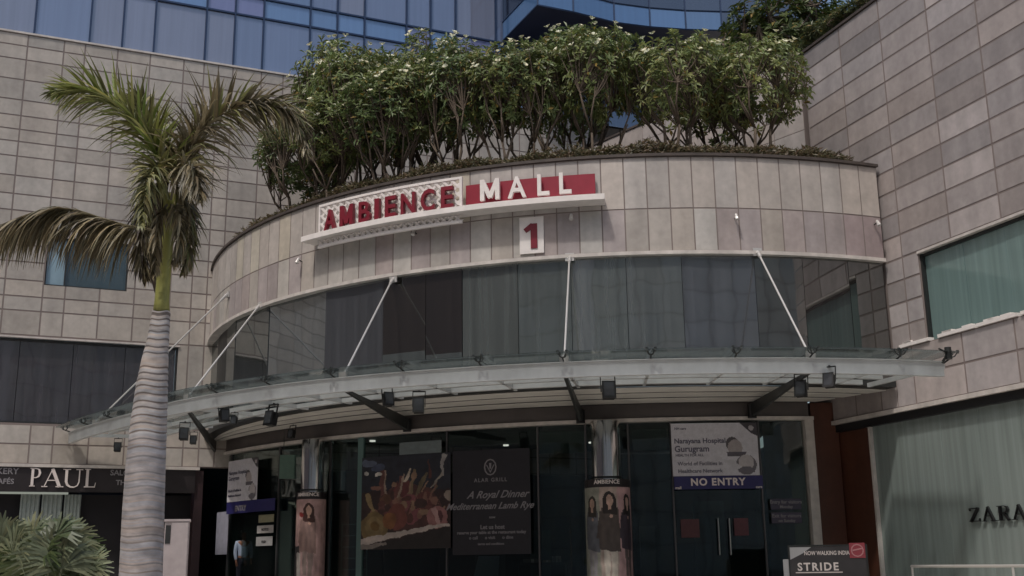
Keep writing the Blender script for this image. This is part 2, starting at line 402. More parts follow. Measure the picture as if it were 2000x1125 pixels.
for a, b in ((RW.px(1760, 681)[0], RW.px(1818, 672)[0]), (RW.px(1836, 666)[0], RW.px(1908, 645)[0]), (RW.px(1911, 642)[0], RW.px(1990, 622)[0]), (RW.px(1998, 620)[0], 6.5)):
    mb = MB(); mb.box(RW, a, b, wR[2] + .003, wR[2] + .075, -.1, .06)
    for q in range(3): 
        x = a + (b - a) * random.uniform(.1, .7); mb.box(RW, x, x + (b - a) * .25, wR[2] + .078, wR[2] + .10 + random.uniform(0, .02), -.06, .05)
    mb.build('white_sill', M_white, rw)
mb = MB(); mb.box(RW, wR[0] + .003, wR[0] + .05, wR[2], wR[3] - .07, -.25, -.05); mb.box(RW, wR[0] + .053, 9, wR[3] - .12, wR[3] - .065, -.25, -.08)
rf = mb.build('window_frame', M_dsteel, rw)
u = wR[0] + .055
while u < 8.8:
    mb = MB(); t = random.uniform(-.006, .006); mb.box(RW, u + .006, u + 1.2 - .006, wR[2], wR[3] - .124, -.16 + t, -.14 + t); mb.build('window_pane', G_teal, rf); u += 1.2
# turned back wall, roof and roof parapet
BK = Flat(RW(uC, 0).x, RW(uC, 0).y, .62, -.80); BK.ox -= .62 * 13; BK.oy += .80 * 13
mb = MB(); ub = [i * 13 / 13 for i in range(14)]
tiled(mb, BK, ub, [10.0 + i * .52 for i in range(9)] + [ztR], [], S(176, 168, 164), gap=.02)
mb.box(BK, 0, 13, 9.5, ztR, -.3, 0, 1); mb.build('back_wall', [M_tile, M_joint], rw)
mb = MB(); pts = [RW(uC, ztR - .02, -.3), RW(9, ztR - .02, -.3), Vector((30, 18, ztR - .02)), Vector((30, 50, ztR - .02)), BK(0, ztR - .02, -.3)]
mb.face(pts); mb.face([p - Vector((0, 0, .3)) for p in pts]); mb.build('roof', M_roofdark, rw, fix=False)
mb = MB(); mb.box(RW, uC - .02, 9, ztR + .003, ztR + .07, -.34, .05); mb.box(BK, 0, 12.9, ztR + .004, ztR + .071, -.3, .04); mb.build('coping', M_coping, rw)
# shop front of the right wing
uP = RW.px(1688, 830)[0]
mb = MB(); mb.box(RW, uB - .1, uP, .9, zbR - .285, -.22, -.14); mb.build('brown_panel', M_brown, rw)
mb = MB(); mb.box(RW, uP + .004, uP + .07, .9, zbR - .285, -.2, -.08); mb.build('panel_edge', M_trim, rw)
u = uP + .075
while u < 8.8:
    mb = MB(); mb.box(RW, u + .005, u + 1.15, .9, zbR - .285, -.18, -.165); mb.build('shop_window', G_zara, rw); u += 1.155
# ZARA letters
zl = dict(
 Z=[[(.08, .95, .07), (.72, .95, .07)], [(.70, .97, .16), (.10, .03, .16)], [(.04, .05, .07), (.76, .05, .07)], [(.08, .95, .05), (.08, .78, .02)], [(.76, .05, .05), (.76, .24, .02)]],
 A=[[(.06, .0, .05), (.42, 1, .05)], [(.40, 1, .17), (.78, 0, .17)], [(.2, .36, .05), (.62, .36, .05)], [(-.06, .02, .05), (.22, .02, .05)], [(.6, .02, .05), (.96, .02, .05)]],
 R=[[(.18, 0, .17), (.18, 1, .17)], [(.0, .02, .05), (.36, .02, .05)], [(.0, .98, .05), (.5, .98, .05), (.66, .93, .1), (.72, .76, .17), (.64, .58, .1), (.48, .52, .05), (.2, .52, .05)], [(.42, .54, .15), (.74, .02, .17)], [(.66, .02, .05), (.92, .02, .05)]],
 P=[[(.2, 0, .14), (.2, 1, .14)], [(.02, .02, .045), (.4, .02, .045)], [(.02, .98, .05), (.45, .98, .06), (.62, .92, .1), (.69, .74, .13), (.62, .56, .1), (.46, .48, .05), (.22, .48, .04)]],
 U=[[(.02, .98, .045), (.36, .98, .045)], [(.18, 1, .14), (.18, .32, .14), (.24, .14, .12), (.38, .03, .08), (.54, .02, .06), (.68, .1, .06), (.75, .3, .06), (.75, 1, .06)], [(.6, .98, .045), (.9, .98, .045)]],
 L=[[(.2, 0, .14), (.2, 1, .14)], [(.02, .98, .045), (.4, .98, .045)], [(.02, .03, .06), (.72, .03, .06)], [(.7, .0, .05), (.76, .26, .03)]])
za = RW.px(1885, 1020); zr_ = thing('shop_lettering', RW(za[0], za[1]), 'black serif capital letters standing on the frosted shop window', 'sign')
uu = za[0]
hgt = RW.px(1900, 990)[1] - RW.px(1900, 1018)[1]
for ch, adv in (('Z', .95), ('A', 1.05), ('R', 1.0), ('A', 1.0)):
    mb = MB(); mb.strokes(RW, zl[ch], uu, za[1], -.15, hgt, .05, sx=1.35); mb.build('letter', M_blackletter, zr_); uu += adv * hgt * 1.42
# rail in front of the shop
hr = thing('handrail', RW(4.2, .9, .9), 'pale metal handrail in front of the frosted shop window', 'handrail')
RL = Flat(RW(0, 0, .9).x, RW(0, 0, .9).y, RW.dx, RW.dy)
r0 = RL.px(1780, 1106); zt = r0[1]
mb = MB(); mb.tube([RL(r0[0], zt), RL(8, zt)], .028, 8); mb.build('top_rail', M_rod, hr)
mb = MB(); mb.tube([RL(r0[0], zt - .35), RL(8, zt - .35)], .02, 8); mb.build('lower_rail', M_rod, hr)
for x in (r0[0] + .02, RL.px(1978, 1106)[0], 6.5):
    mb = MB(); mb.tube([RL(x, .0), RL(x, zt)], .025, 8); mb.build('post', M_rod, hr)

# ================================================================== ROUND ENTRANCE BLOCK
rb = thing('round_entrance_block', Vector((CX, CY, 0)), 'curved stone fronted entrance block with a band of smoked glass', 'building')
zt_, zm, zf = DR.px(1300, 306)[1], DR.px(1300, 407)[1], DR.px(1300, 490)[1]
uLd = DR.px(403, 600)[0]; uRd = DR.px(1728, 515)[0]
def arc(a, b, stp=.3): return max(1, int(abs(b - a) / stp))
tw = .515; nT = int((uRd - uLd) / tw); us = [uLd + (uRd - uLd) * i / nT for i in range(nT + 1)]
mb = MB()
def drumcol(i, j):
    if j == 1: return S(180, 173, 167) if random.random() < .8 else S(190, 182, 168)
    q = random.random(); x = us[i]
    if x > 3.6: return S(160, 146, 146)
    return S(186, 181, 175) if q < .35 else (S(166, 156, 154) if q < .8 else S(174, 167, 160))
tiled(mb, DR, us, [zf, zm, zt_], [], drumcol, var=.13, hue=.02, gap=.03, seg=2, w1=.007)
mb.box(DR, uLd, uRd, zf, zt_, -.3, 0, 1, seg=arc(uLd, uRd)); mb.build('stone_fascia', [M_tile, M_joint], rb)
mb = MB(); mb.box(DR, uLd - .05, uRd + .02, zt_ + .003, zt_ + .07, -.35, .07, seg=60); mb.build('coping', M_coping, rb)
mb = MB(); mb.box(DR, uLd, uRd, zf - .085, zf - .003, -.3, .06, seg=60); mb.build('ledge', M_trim, rb)
ZC = 5.35
mb = MB(); mb.box(DR, uLd, uRd, ZC, ZC + .15, -.3, .0, seg=60); mb.box(DR, uLd, uRd, ZC + .153, zf - .09, -.3, -.2, seg=60); gf = mb.build('glass_band_frame', M_dsteel, rb)
gx = (455, 520, 630, 745, 828, 900, 1010, 1115, 1225, 1335, 1480, 1575, 1665)
ge = [uLd] + [DR.px(x, 640 - (60 if x > 700 else 0))[0] for x in gx] + [uRd]
refl_tone = [S(62, 62, 62), S(56, 58, 58), S(70, 74, 78), S(66, 68, 72), S(36, 32, 30), S(36, 32, 31), S(82, 87, 86), S(80, 85, 84), S(84, 89, 88), S(80, 84, 84), S(70, 72, 78), S(44, 42, 40), S(46, 42, 42), S(42, 40, 38)]  # reflections put into the pane colours: dark patch left of centre, dark right end
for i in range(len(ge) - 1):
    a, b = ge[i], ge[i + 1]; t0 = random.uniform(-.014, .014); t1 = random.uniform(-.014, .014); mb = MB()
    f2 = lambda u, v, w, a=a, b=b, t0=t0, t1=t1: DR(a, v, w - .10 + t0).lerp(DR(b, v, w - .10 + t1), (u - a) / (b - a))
    mb.box(f2, a + .006, b - .006, ZC + .153, zf - .088, 0, .02, c=refl_tone[i]); mb.build('glass_pane', G_drum, gf)
    if i in (4, 5): mb = MB(); z_ = 6.45 - .12 * i; mb.box(f2, a + .01, b - .01, ZC + .16, z_ + .45, .021, .024, c=S(72, 78, 78)); mb.build('lower_reflection', G_drum, gf)  # paler strip painted as the lighter reflection below the dark patch
# terrace and soffit
aL, aR = DR.a0 + uLd / DR.r, DR.a0 + uRd / DR.r
ring = [Vector((CX + 13.2 * math.cos(aL + (aR - aL) * i / 40), CY + 13.2 * math.sin(aL + (aR - aL) * i / 40), 0)) for i in range(41)]
mb = MB()
pts = [Vector((p.x, p.y, 10.15)) for p in ring] + [Vector((BK(13, 0).x, BK(13, 0).y, 10.15)), Vector((CX, CY + 1, 10.15))]
mb.face(pts); mb.build('terrace_floor', M_soil, rb, fix=False)
uEL, uER = EN.px(380, 905)[0], EN.px(1580, 822)[0]
mb = MB(); N_ = 48
for i in range(N_):
    q = []
    for t in (i / N_, (i + 1) / N_):
        q.append((DR(uLd + (uRd - uLd) * t, ZC - .003, -.3), EN(uEL + (uER - uEL) * t, ZC - .003, 0)))
    mb.face([q[0][0], q[1][0], q[1][1], q[0][1]])
mb.face([Vector((-14, 26, ZC + .2)), Vector((9, 26.0, ZC + .2)), Vector((9, 46, ZC + .2)), Vector((-14, 46, ZC + .2))]) if False else None
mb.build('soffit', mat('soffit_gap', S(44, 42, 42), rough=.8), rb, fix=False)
for f0, f1 in ((.02, .24), (.32, .54), (.64, .88)):
    mb = MB(); prev = None
    for i in range(49):
        t = i / 48; A = DR(uLd + (uRd - uLd) * t, ZC - .01, -.3); B = EN(uEL + (uER - uEL) * t, ZC - .01, 0); q = [A.lerp(B, f0), A.lerp(B, f1)]; q += [q[1] - Vector((0, 0, .02)), q[0] - Vector((0, 0, .02))]
        if prev:
            for k in range(4): mb.face([prev[k], prev[(k + 1) % 4], q[(k + 1) % 4], q[k]])
        prev = q
    mb.build('soffit_panel', M_soffit, rb)
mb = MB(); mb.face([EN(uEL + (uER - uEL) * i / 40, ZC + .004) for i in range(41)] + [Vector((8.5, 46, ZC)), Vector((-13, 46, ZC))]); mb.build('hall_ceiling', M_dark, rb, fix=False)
zeb = EN.px(1300, 823)[1]
mb = MB(); mb.box(EN, uEL, uER, zeb + .09, ZC - .006, -.2, 0, seg=60); mb.build('shop_fascia', mat('shop_fascia', S(88, 82, 80), rough=.5, noise=.2, nscale=1.5), rb)
mb = MB(); mb.box(EN, uEL, uER + .1, zeb, zeb + .087, -.2, .07, seg=60); mb.build('shop_ledge', M_trim, rb)
# jamb at the right end
mb = MB(); mb.box(EN, uER - .12, uER + .10, .9, zeb - .003, -.25, .03); mb.build('door_jamb', M_trim, rb)
mb = MB(); mb.box(EN, uER + .103, uER + .8, .9, ZC, -.3, -.1); mb.build('return_wall', M_brown, rb)
# shop glazing: panes, stiles
edges = [uEL] + [EN.px(x, 950)[0] for x in (445, 540, 640, 700, 870, 1050, 1145, 1230, 1315, 1490)] + [uER - .13]
for i in range(len(edges) - 1):
    mb = MB(); a, b = edges[i], edges[i + 1]
    mb.box(EN, a + .03, b - .03, .95, zeb - .01, -.12, -.10, seg=3); g = mb.build('shop_pane', G_shop, rb)
for i, x in enumerate(edges[1:-1]):
    mb = MB(); wd = .02 if i != 3 else .09
    mb.box(EN, x - wd, x + wd, .9, zeb - .006, -.15, -.06); mb.build('stile', mat('teal_stile', S(96, 122, 120), rough=.4) if i == 3 else mat('grey_stile', S(88, 86, 88), rough=.4, metal=.3), rb)
# interior shell
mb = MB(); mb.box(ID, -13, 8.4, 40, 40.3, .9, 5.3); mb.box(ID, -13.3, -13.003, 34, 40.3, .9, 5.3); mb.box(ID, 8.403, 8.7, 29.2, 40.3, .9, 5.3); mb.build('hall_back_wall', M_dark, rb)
mb = MB()
for i in range(9):
    x = -9 + i * 1.9; mb.box(ID, x, x + random.uniform(.5, 1.3), 39.8, 39.99, .95, random.uniform(2.4, 4.2), c=random.choice([S(58, 74, 74), S(44, 46, 60), S(70, 60, 60), S(52, 70, 66)]))
mb.build('shop_unit', M_print, rb)
mb = MB()
for i in range(14):
    x = random.uniform(-9, 7); y = random.uniform(31, 38); mb.tube([(x, y, 5.30), (x, y, 5.342)], .09, 10)
e = bpy.data.materials.new('lit_downlight'); e.use_nodes = True; e.node_tree.nodes['Principled BSDF'].inputs['Emission Color'].default_value = (1, .95, .85, 1); e.node_tree.nodes['Principled BSDF'].inputs['Emission Strength'].default_value = 1.6
mb.build('downlight', e, rb)
# door handles on the NO ENTRY doors
for x in (1402, 1424):
    p0 = EN.px(x, 1012); p1 = EN.px(x + 4, 1084); mb = MB(); mb.tube([EN(p0[0], p0[1], .0), EN(p1[0], p1[1], .0)], .022, 8)
    for q in (p0, p1): mb.tube([EN(q[0], q[1] + (.05 if q is p1 else -.05), -.10), EN(q[0], q[1] + (.05 if q is p1 else -.05), 0)], .014, 6)
    mb.build('door_handle', M_chrome, rb)
# low left part of the wing: black shop front
mb = MB(); uS = LW.px(398, 930)[0]
mb.box(LW, uL, uS, .9, 3.72, -.7, -.66, c=S(30, 28, 30)); mb.build('shop_front', M_dark, lw)
mb = MB(); mb.box(LW, LW.px(382, 930)[0], uS, .9, zb - .1, -.65, -.05); mb.build('dark_pier', mat('maroon_pier', S(52, 34, 38), rough=.5, noise=.2), lw)
for x0, x1 in ((38, 76), (80, 120), (124, 157)):
    a, b = LW.px(x0, 1000, -.34)[0], LW.px(x1, 1000, -.34)[0]; mb = MB(); n = 14; vs_ = []; fs = []
    for i in range(n + 1):
        u = a + (b - a) * i / n; w = -.34 + .03 * math.sin(i * 2.1)
        vs_ += [LW(u, 1.0, w), LW(u, 3.70, w)]
    for i in range(n): fs.append((2 * i, 2 * i + 2, 2 * i + 3, 2 * i + 1))
    mb.add(vs_, fs, c=S(160, 170, 165)); o = mb.build('curtain', M_print, lw, fix=False)
    s_ = o.modifiers.new('thick', 'SOLIDIFY'); s_.thickness = .01
# PAUL signboard
z0, z1 = LW.px(100, 960)[1], LW.px(100, 909)[1]; z1 = min(z1, zb - .095)
ps = thing('shop_sign', LW(LW.px(120, 930)[0], z0), 'black fascia sign with large pale serif capitals left of the palm trunk', 'sign')
mb = MB(); mb.box(LW, uL, LW.px(382, 930)[0] - .01, z0, z1, -.3, .03); mb.build('board', M_blackboard, ps)
def lw_t(x, y): return LW.px(x, y, .035)
for ch, x0, x1, yb in (('P', 56, 82, 950), ('A', 83, 121, 951), ('U', 120, 160, 952), ('L', 163, 190, 952)):
    a = lw_t(x0, yb); b = lw_t(x1, yb); h = lw_t(x0, yb - 36)[1] - a[1]
    mb = MB(); mb.strokes(LW, zl[ch], a[0], a[1], .035, h, .04, sx=(b[0] - a[0]) / h / .9); mb.build('letter', M_letter, ps)
for txt, x, y, sz, al in (('BAKERY', 36, 926, .24, 'RIGHT'), ('CAF\u00c9S', 27, 945, .20, 'RIGHT'), ('SALON', 215, 928, .22, 'LEFT'), ('TH\u00c9', 226, 947, .20, 'LEFT')):
    a = lw_t(x, y); mb = MB(); mb.text(LW, txt, a[0], a[1], .04, sz, .008, .004, align=al); mb.build('small_lettering', M_greyletter, ps)

# ================================================================== ENTRANCE CANOPY
RC = 16.30; zc = 5.27
class Ring(Cyl):      # the canopy ring widens towards its left end
    def __call__(s, u, v, w=0):
        t = max(0, (-15.2 - u * RC / s.r) / 5.2); return Cyl.__call__(s, u, v, w + 1.0 * t ** 1.4)
CA = Ring(CX, CY, RC)
cp = thing('glass_canopy', Vector((CX, CY - RC, zc)), 'curved steel and glass canopy hung over the entrance', 'canopy')
cL = -20.3; cRt = CA.px(1838, 706)[0]
def beam(name, r, a, b, z0_, z1_, t, m=M_steelgrey):
    f_ = Ring(CX, CY, r); k_ = r / RC; mb = MB(); mb.box(f_, a * k_, b * k_, z0_, z1_, -t, t, seg=70); return mb.build(name, m, cp)
beam('front_beam', RC, cL, cRt, zc - .16, zc + .12, .06)
beam('front_beam_flange', RC, cL, cRt, zc + .123, zc + .14, .10)
for r in (15.5, 14.75, 14.0): beam('ring_purlin', r, cL + 1.0, cRt - .35, zc + .02, zc + .12, .06)
spx = (428, 530, 656, 790, 941, 1102, 1272, 1437, 1583, 1752)
js = [CA.px(x, 735 if x > 600 else 770)[0] for x in spx]
js = [cL + .15, cL + 1.9, cL + 3.6] + [CA.px(330, 790)[0]] + js + [cRt + .1]
for i in range(len(js) - 1):
    mb = MB(); f_ = lambda u, v, w: CA(u, v + (.035 * (w + 2.3)), w)
    mb.box(f_, js[i] + .012, js[i + 1] - .012, zc + .17, zc + .186, -2.55, .46, seg=4); mb.build('glass_panel', G_canopy, cp)
def spider(parent, u, w=.28, big=1.0):
    mb = MB(); c0 = CA(u, zc + .20, w)
    mb.tube([CA(u, zc + .13, w - .25), c0], .03 * big, 6)
    for du, dw in ((-.14, .14), (.14, .14), (-.14, -.14), (.14, -.14)):
        p = CA(u + du * big, zc + .30, w + dw * big); mb.tube([c0, CA(u + du * .5 * big, zc + .22, w + dw * .5 * big), p], .022 * big, 5)
        mb.tube([p - Vector((0, 0, .03)), p + Vector((0, 0, .035))], .05 * big, 8)
    return mb.build('spider_fitting', M_dsteel, parent)
for u in js: spider(cp, u, .20, .6)
for u in js[4:-1]: spider(cp, u, -.9, .5)
for u in [js[i] for i in range(0, len(js))]:
    mb = MB(); mb.box(Flat(CA(u, 0).x, CA(u, 0).y, -(CA(u, 0, 1) - CA(u, 0)).x, -(CA(u, 0, 1) - CA(u, 0)).y), .06, 2.6, zc + .02, zc + .115, -.03, .03); mb.build('radial_beam', M_steelgrey, cp)
# rods from the block to the beam with lug plates, and dark raking brackets underneath
rods = [((770, 545), (670, 733), zf + .05), ((1113, 503), (1102, 705), zf + .05), ((1478, 493), (1583, 692), zf + .05), ((510, 597), (365, 770), zf + .02), ((448, 575), (205, 812), None)]
arms = []
for k, (a, b, zz_) in enumerate(rods):
    ua, za_ = DR.px(*a); ub_ = CA.px(b[0], b[1])[0] if k < 4 else cL + 2.2
    A = DR(ua, za_, .06); B = CA(ub_, zc + .16, 0)
    for off in ((-.035, .035) if k == 4 else (0,)):
        o_ = Vector((off, 0, off)); mb = MB(); mb.tube([A + o_, B + o_], .022, 8); rod = mb.build('tie_rod', M_rod, cp)
        d = (B - A).normalized()
        for t in (.12, (B - A).length - .12): mb = MB(); mb.tube([A + d * (t - .1) + o_, A + d * (t + .1) + o_], .036, 8); mb.build('turnbuckle', M_rod, rod)
    mb = MB(); mb.box(DR, ua - .10, ua + .10, za_ - .09, za_ + .09, .022, .05); mb.tube([A - (A - Vector((CX, CY, A.z))).normalized() * .03, A + (B - A).normalized() * .08], .045, 6); mb.build('anchor_plate', M_rod, cp)
    mb = MB(); mb.box(CA, ub_ - .09, ub_ + .09, zc + .143, zc + .26, -.03, .03); mb.build('rod_lug', M_rod, cp)
    arms.append(ub_)
for ub_, tgt in zip(arms[:4], ((800, 832), (1135, 815), (1466, 802), (430, 870))):
    ue, ze = EN.px(*tgt); ze = max(zeb + .16, min(ze, 5.1)); E0 = EN(ue, ze, .12); S0 = CA(ub_, zc - .10, -.05)
    mb = MB(); d = (E0 - S0); sd = d.cross(Vector((0, 0, 1))).normalized() * .035; upz = Vector((0, 0, 1))
    q = [S0 + upz * .02, S0 - upz * .03, E0 - upz * .12, E0 + upz * .20]
    vs_ = [p + sd for p in q] + [p - sd for p in q]
    mb.add(vs_, [(0, 1, 2, 3), (4, 5, 6, 7), (0, 1, 5, 4), (1, 2, 6, 5), (2, 3, 7, 6), (3, 0, 4, 7)]); br = mb.build('raking_bracket', M_dsteel, cp)
    mb = MB(); mb.tube([E0 + Vector((0, 0, .16)), E0 - Vector((0, 0, .16))], .11, 10); mb.build('bracket_shoe', M_black, br)
# little end fin and spider at the right wall
mb = MB(); A = CA(cRt, zc + .1, 0); B = at_z(1852, 690, zc + .25); mb.tube([A, B], .03, 6); mb.tube([CA(cRt - .4, zc + .3, .5), B], .02, 5); mb.tube([B - Vector((0, 0, .12)), B + Vector((0, 0, .12))], .07, 8); mb.build('end_fitting', M_dsteel, cp)

# floodlights under the canopy
fl = None
lab = ['black box floodlight under the canopy left of the centre bracket', 'larger black box floodlight hung just right of its pair left of centre', 'tall black floodlight under the canopy right of the centre rod',
       'black floodlight beside the right raking bracket', 'rightmost black floodlight under the canopy', 'black floodlight under the canopy, right of the palm trunk and higher of its pair', 'black floodlight under the left canopy, second right of the palm',
       'black floodlight hung lowest right beside the palm trunk', 'small black floodlight touching its neighbour beside the palm trunk', 'lone black floodlight under the canopy left of the palm trunk', 'small black floodlight between two larger ones left under the canopy', 'small black floodlight above the left steel column']
spots = [(757, 778, 1.0), (818, 790, 1.15), (1188, 760, 1.25), (1565, 757, 1.15), (1620, 741, 1.0), (437, 810, 1.0), (530, 815, 1.2), (360, 846, 1.1), (378, 858, .8), (230, 872, .9), (457, 820, .7), (570, 846, .8)]
for (x, y, k_), lb in zip(spots, lab):
    p = at_z(x, y, 4.98); 
    if fl is None:
        fl = thing('floodlight', (0, 0, 0), lb, 'floodlight', 'floodlights hung under the canopy')
        mb = MB(); mb.box(ID, -.12, .12, -.08, .08, -.17, .10); mb.box(ID, -.14, .14, -.10, -.083, -.19, .12)
        for i in range(5): mb.box(ID, -.10 + i * .045, -.085 + i * .045, .083, .12, -.15, .08)
        b_ = mb.build('housing', M_black, fl)
        mb = MB(); mb.box(ID, -.10, .10, -.104, -.1005, -.15, .09); mb.build('lens', mat('lamp_lens', S(70, 72, 76), rough=.15), fl)
        mb = MB(); mb.box(ID, -.16, -.143, -.02, .02, -.05, .26); mb.box(ID, .143, .16, -.02, .02, -.05, .26); mb.box(ID, -.16, .16, -.02, .02, .263, .28); mb.tube([(0, 0, .28), (0, 0, .30)], .03, 6)
        mb.build('bracket', M_black, fl); o = fl
    else: o = copy_tree(fl); o['label'] = lb
    o.location = p; o.scale = (k_ * .78, k_ * .85, k_ * .95); o.rotation_euler = (RAD(-12), 0, random.uniform(-.7, .7))

# ================================================================== SIGNS ON THE ROUND BLOCK
SG = Cyl(CX, CY, 13.55); W0 = .30
def sp(x, y, w=W0): return SG.px(x, y, w)
uA, uB_, uC_ = sp(624, 430)[0], sp(903, 380)[0], sp(1162, 360)[0]
zl_ = sp(900, 398)[1]; zh = sp(903, 345)[1]
sg = thing('mall_sign', SG(uB_, zl_, W0), 'long curved sign with red letters on white lattice and white MALL on red', 'sign')
us_, ue_ = sp(600, 462)[0], sp(1181, 380)[0]
zlb = sp(900, 414, .50)[1]
mb = MB(); mb.box(SG, us_, ue_, zlb + .02, zlb + .15, .03, .50, seg=30); mb.build('ledge_beam', M_white, sg)
LB = zlb + .155
mb = MB()
h_ = zh - LB
mb.box(SG, uA, uB_, zh - .06, zh, W0 - .03, W0 + .03, seg=16); mb.box(SG, uA, uA + .05, LB, zh - .063, W0 - .03, W0 + .03); mb.box(SG, uB_ - .06, uB_, LB, zh - .063, W0 - .03, W0 + .03)
def lattice(mb, a, b, z0, z1, w, st, t):
    n0 = int((b - a) / st); H = z1 - z0
    i = -int(H / st) - 1
    while a + i * st < b:
        for sgn in (1, -1):
            xs = a + i * st if sgn > 0 else a + i * st + H
            # clip to [a,b]
            t0, t1 = 0.0, 1.0; x0 = xs; dx = H * sgn
            for lim, side in ((a, 1), (b, -1)):
                f0 = (x0 - lim) * side; f1 = (x0 + dx - lim) * side
                if f0 < 0 and f1 < 0: t0 = 2
                elif f0 < 0: t0 = max(t0, f0 / (f0 - f1))
                elif f1 < 0: t1 = min(t1, f0 / (f0 - f1))
            if t0 < t1 - .02:
                P0 = (x0 + dx * t0, z0 + H * t0); P1 = (x0 + dx * t1, z0 + H * t1); o_ = t * .7
                ww = w + (.0 if sgn > 0 else .014)
                vs_ = [SG(P0[0] - o_, P0[1], ww), SG(P0[0] + o_, P0[1], ww), SG(P1[0] + o_, P1[1], ww), SG(P1[0] - o_, P1[1], ww)]
                vs_ += [SG(P0[0] - o_, P0[1], ww + .012), SG(P0[0] + o_, P0[1], ww + .012), SG(P1[0] + o_, P1[1], ww + .012), SG(P1[0] - o_, P1[1], ww + .012)]
                mb.add(vs_, [(0, 1, 2, 3), (4, 5, 6, 7), (0, 1, 5, 4), (1, 2, 6, 5), (2, 3, 7, 6), (3, 0, 4, 7)])
        i += 1
lattice(mb, uA + .05, uB_ - .06, LB, zh - .06, W0 - .012, .21, .06)
mb.build('lattice_panel', M_white, sg)
mb = MB(); zq = sp(900, 436)[1]
mb.box(SG, uA, uB_, zq, zq + .07, W0 - .03, W0 + .04, seg=16); lattice(mb, uA, uB_, zq + .07, zlb - .003, W0 - .012, .17, .045); mb.build('lower_lattice', M_white, sg)
mb = MB(); mb.box(SG, uB_ + .03, uC_, LB, sp(1160, 335)[1], .10, .16, seg=12); mb.build('red_backboard', M_red, sg)
MST = [[(-.42, 0, .2), (-.42, 1, .2)], [(-.40, .92, .2), (0, .12, .2)], [(0, .12, .2), (.40, .92, .2)], [(.42, 0, .2), (.42, 1, .2)]]
mb = MB()
for a in (uA + .3, (uA + uB_) / 2, uB_ - .2, uC_ - .2): mb.box(SG, a, a + .06, zlb + .02, zlb + .10, .0, .03)
a = sp(640, 440)[0]; wA = sp(888, 385)[0] - a; word = 'AMBIENCE'
MST = [[(-.42, 0, .2), (-.42, 1, .2)], [(-.40, .92, .2), (0, .12, .2)], [(0, .12, .2), (.40, .92, .2)], [(.42, 0, .2), (.42, 1, .2)]]
lwid = [.36, .42, .33, .13, .30, .37, .35, .30]; gapw = (wA - sum(lwid)) / 7; cu_ = a
for ch, w_ in zip(word, lwid):
    mb2 = MB(); hh_ = .52
    if ch == 'M': mb2.strokes(SG, MST, cu_ + w_ / 2, LB + .03, W0 + .05, hh_, .09, sx=.70)
    else: mb2.text(SG, ch, cu_ + w_ / 2, LB + .03, W0 + .09, hh_ / .72, .05, .014, align='CENTER', fit=w_)
    mb2.build('letter', M_dred, sg); cu_ += w_ + gapw
for ch, x, w_ in (('M', 957, .44), ('A', 1010, .42), ('L', 1060, .27), ('L', 1103, .27)):
    mb2 = MB()
    if ch == 'M': mb2.strokes(SG, MST, sp(x, 380)[0], LB + .12, .25, .50, .08, sx=.85)
    else: mb2.text(SG, ch, sp(x, 380)[0], LB + .12, .29, .50 / .72, .04, .014, align='CENTER', fit=w_)
    mb2.build('letter', M_white, sg)
n1 = thing('number_plate', DR(DR.px(1038, 460)[0], zf + .2, .05), 'white plate with a red figure 1 on the curved fascia', 'sign')
a, b = DR.px(1015, 460, .05)[0], DR.px(1062, 460, .05)[0]; z0, z1 = DR.px(1038, 495, .05)[1], DR.px(1038, 424, .05)[1]
mb = MB(); mb.box(DR, a, b, z0, z1, .027, .06, seg=2); mb.build('plate', M_white, n1)
mb = MB(); mb.strokes(DR, [[(.1, 0, .26), (.1, 1, .26)], [(.06, .94, .22), (-.26, .72, .18)]], (a + b) / 2, z0 + .11, .062, (z1 - z0) * .68, .02); mb.build('figure', M_dred, n1)
# small spotlights on brackets over the fascia joint
fs_ = None
for (x, y), lb in zip(((810, 455), (1116, 425), (1437, 425), (1712, 437), (585, 510)), ('small wall light just below the white sign lattice', 'small wall light right of the number plate', 'small wall light on the plain curved fascia, with a rust streak', 'small wall light at the right end of the curved fascia', 'small wall light left of the big sign')):
    u_, z_ = DR.px(x, y, .1)
    if fs_ is None:
        fs_ = thing('wall_light', (0, 0, 0), lb, 'light', 'small lights on the curved fascia'); mb = MB(); mb.tube([(0, 0, 0), (0, -.14, .03)], .016, 6); mb.build('arm', M_dsteel, fs_)
        mb = MB(); mb.tube([(0, -.10, .07), (0, -.15, -.02), (0, -.17, -.07)], [.03, .045, .05], 8); mb.build('lamp_head', M_rod, fs_); o = fs_
    else: o = copy_tree(fs_); o['label'] = lb
    a_ = DR.a0 + u_ / DR.r; o.location = DR(u_, z_, .02); o.rotation_euler = (0, 0, a_ + math.pi / 2)

# ================================================================== COLUMNS WITH WRAPPED POSTERS
def ell(cx, cy, rx, ry): return lambda x, y: ((x - cx) / rx) ** 2 + ((y - cy) / ry) ** 2 < 1
def poly(*P):
    def f(x, y):
        ins = False; j = len(P) - 1
        for i in range(len(P)):
            if (P[i][1] > y) != (P[j][1] > y) and x < (P[j][0] - P[i][0]) * (y - P[i][1]) / (P[j][1] - P[i][1]) + P[i][0]: ins = not ins
            j = i
        return ins
    return f
def stack(bg, *lay, wob=.0):
    def f(x, y):
        x0, y0 = x, y
        if wob:
            q = noise.noise_vector(Vector((x * 9, y * 9, 3))) * wob + noise.noise_vector(Vector((x * 26, y * 26, 7))) * wob * .5; x, y = x + q.x, y + q.y
        c = bg(x, y) if callable(bg) else bg
        for t, col in lay:
            if t(x, y): c = col
        k = 1 + random.uniform(-.06, .06) + (.35 * noise.noise(Vector((x0 * 14, y0 * 14, 1))) if wob else 0); return (c[0] * k, c[1] * k, c[2] * k)
    return f
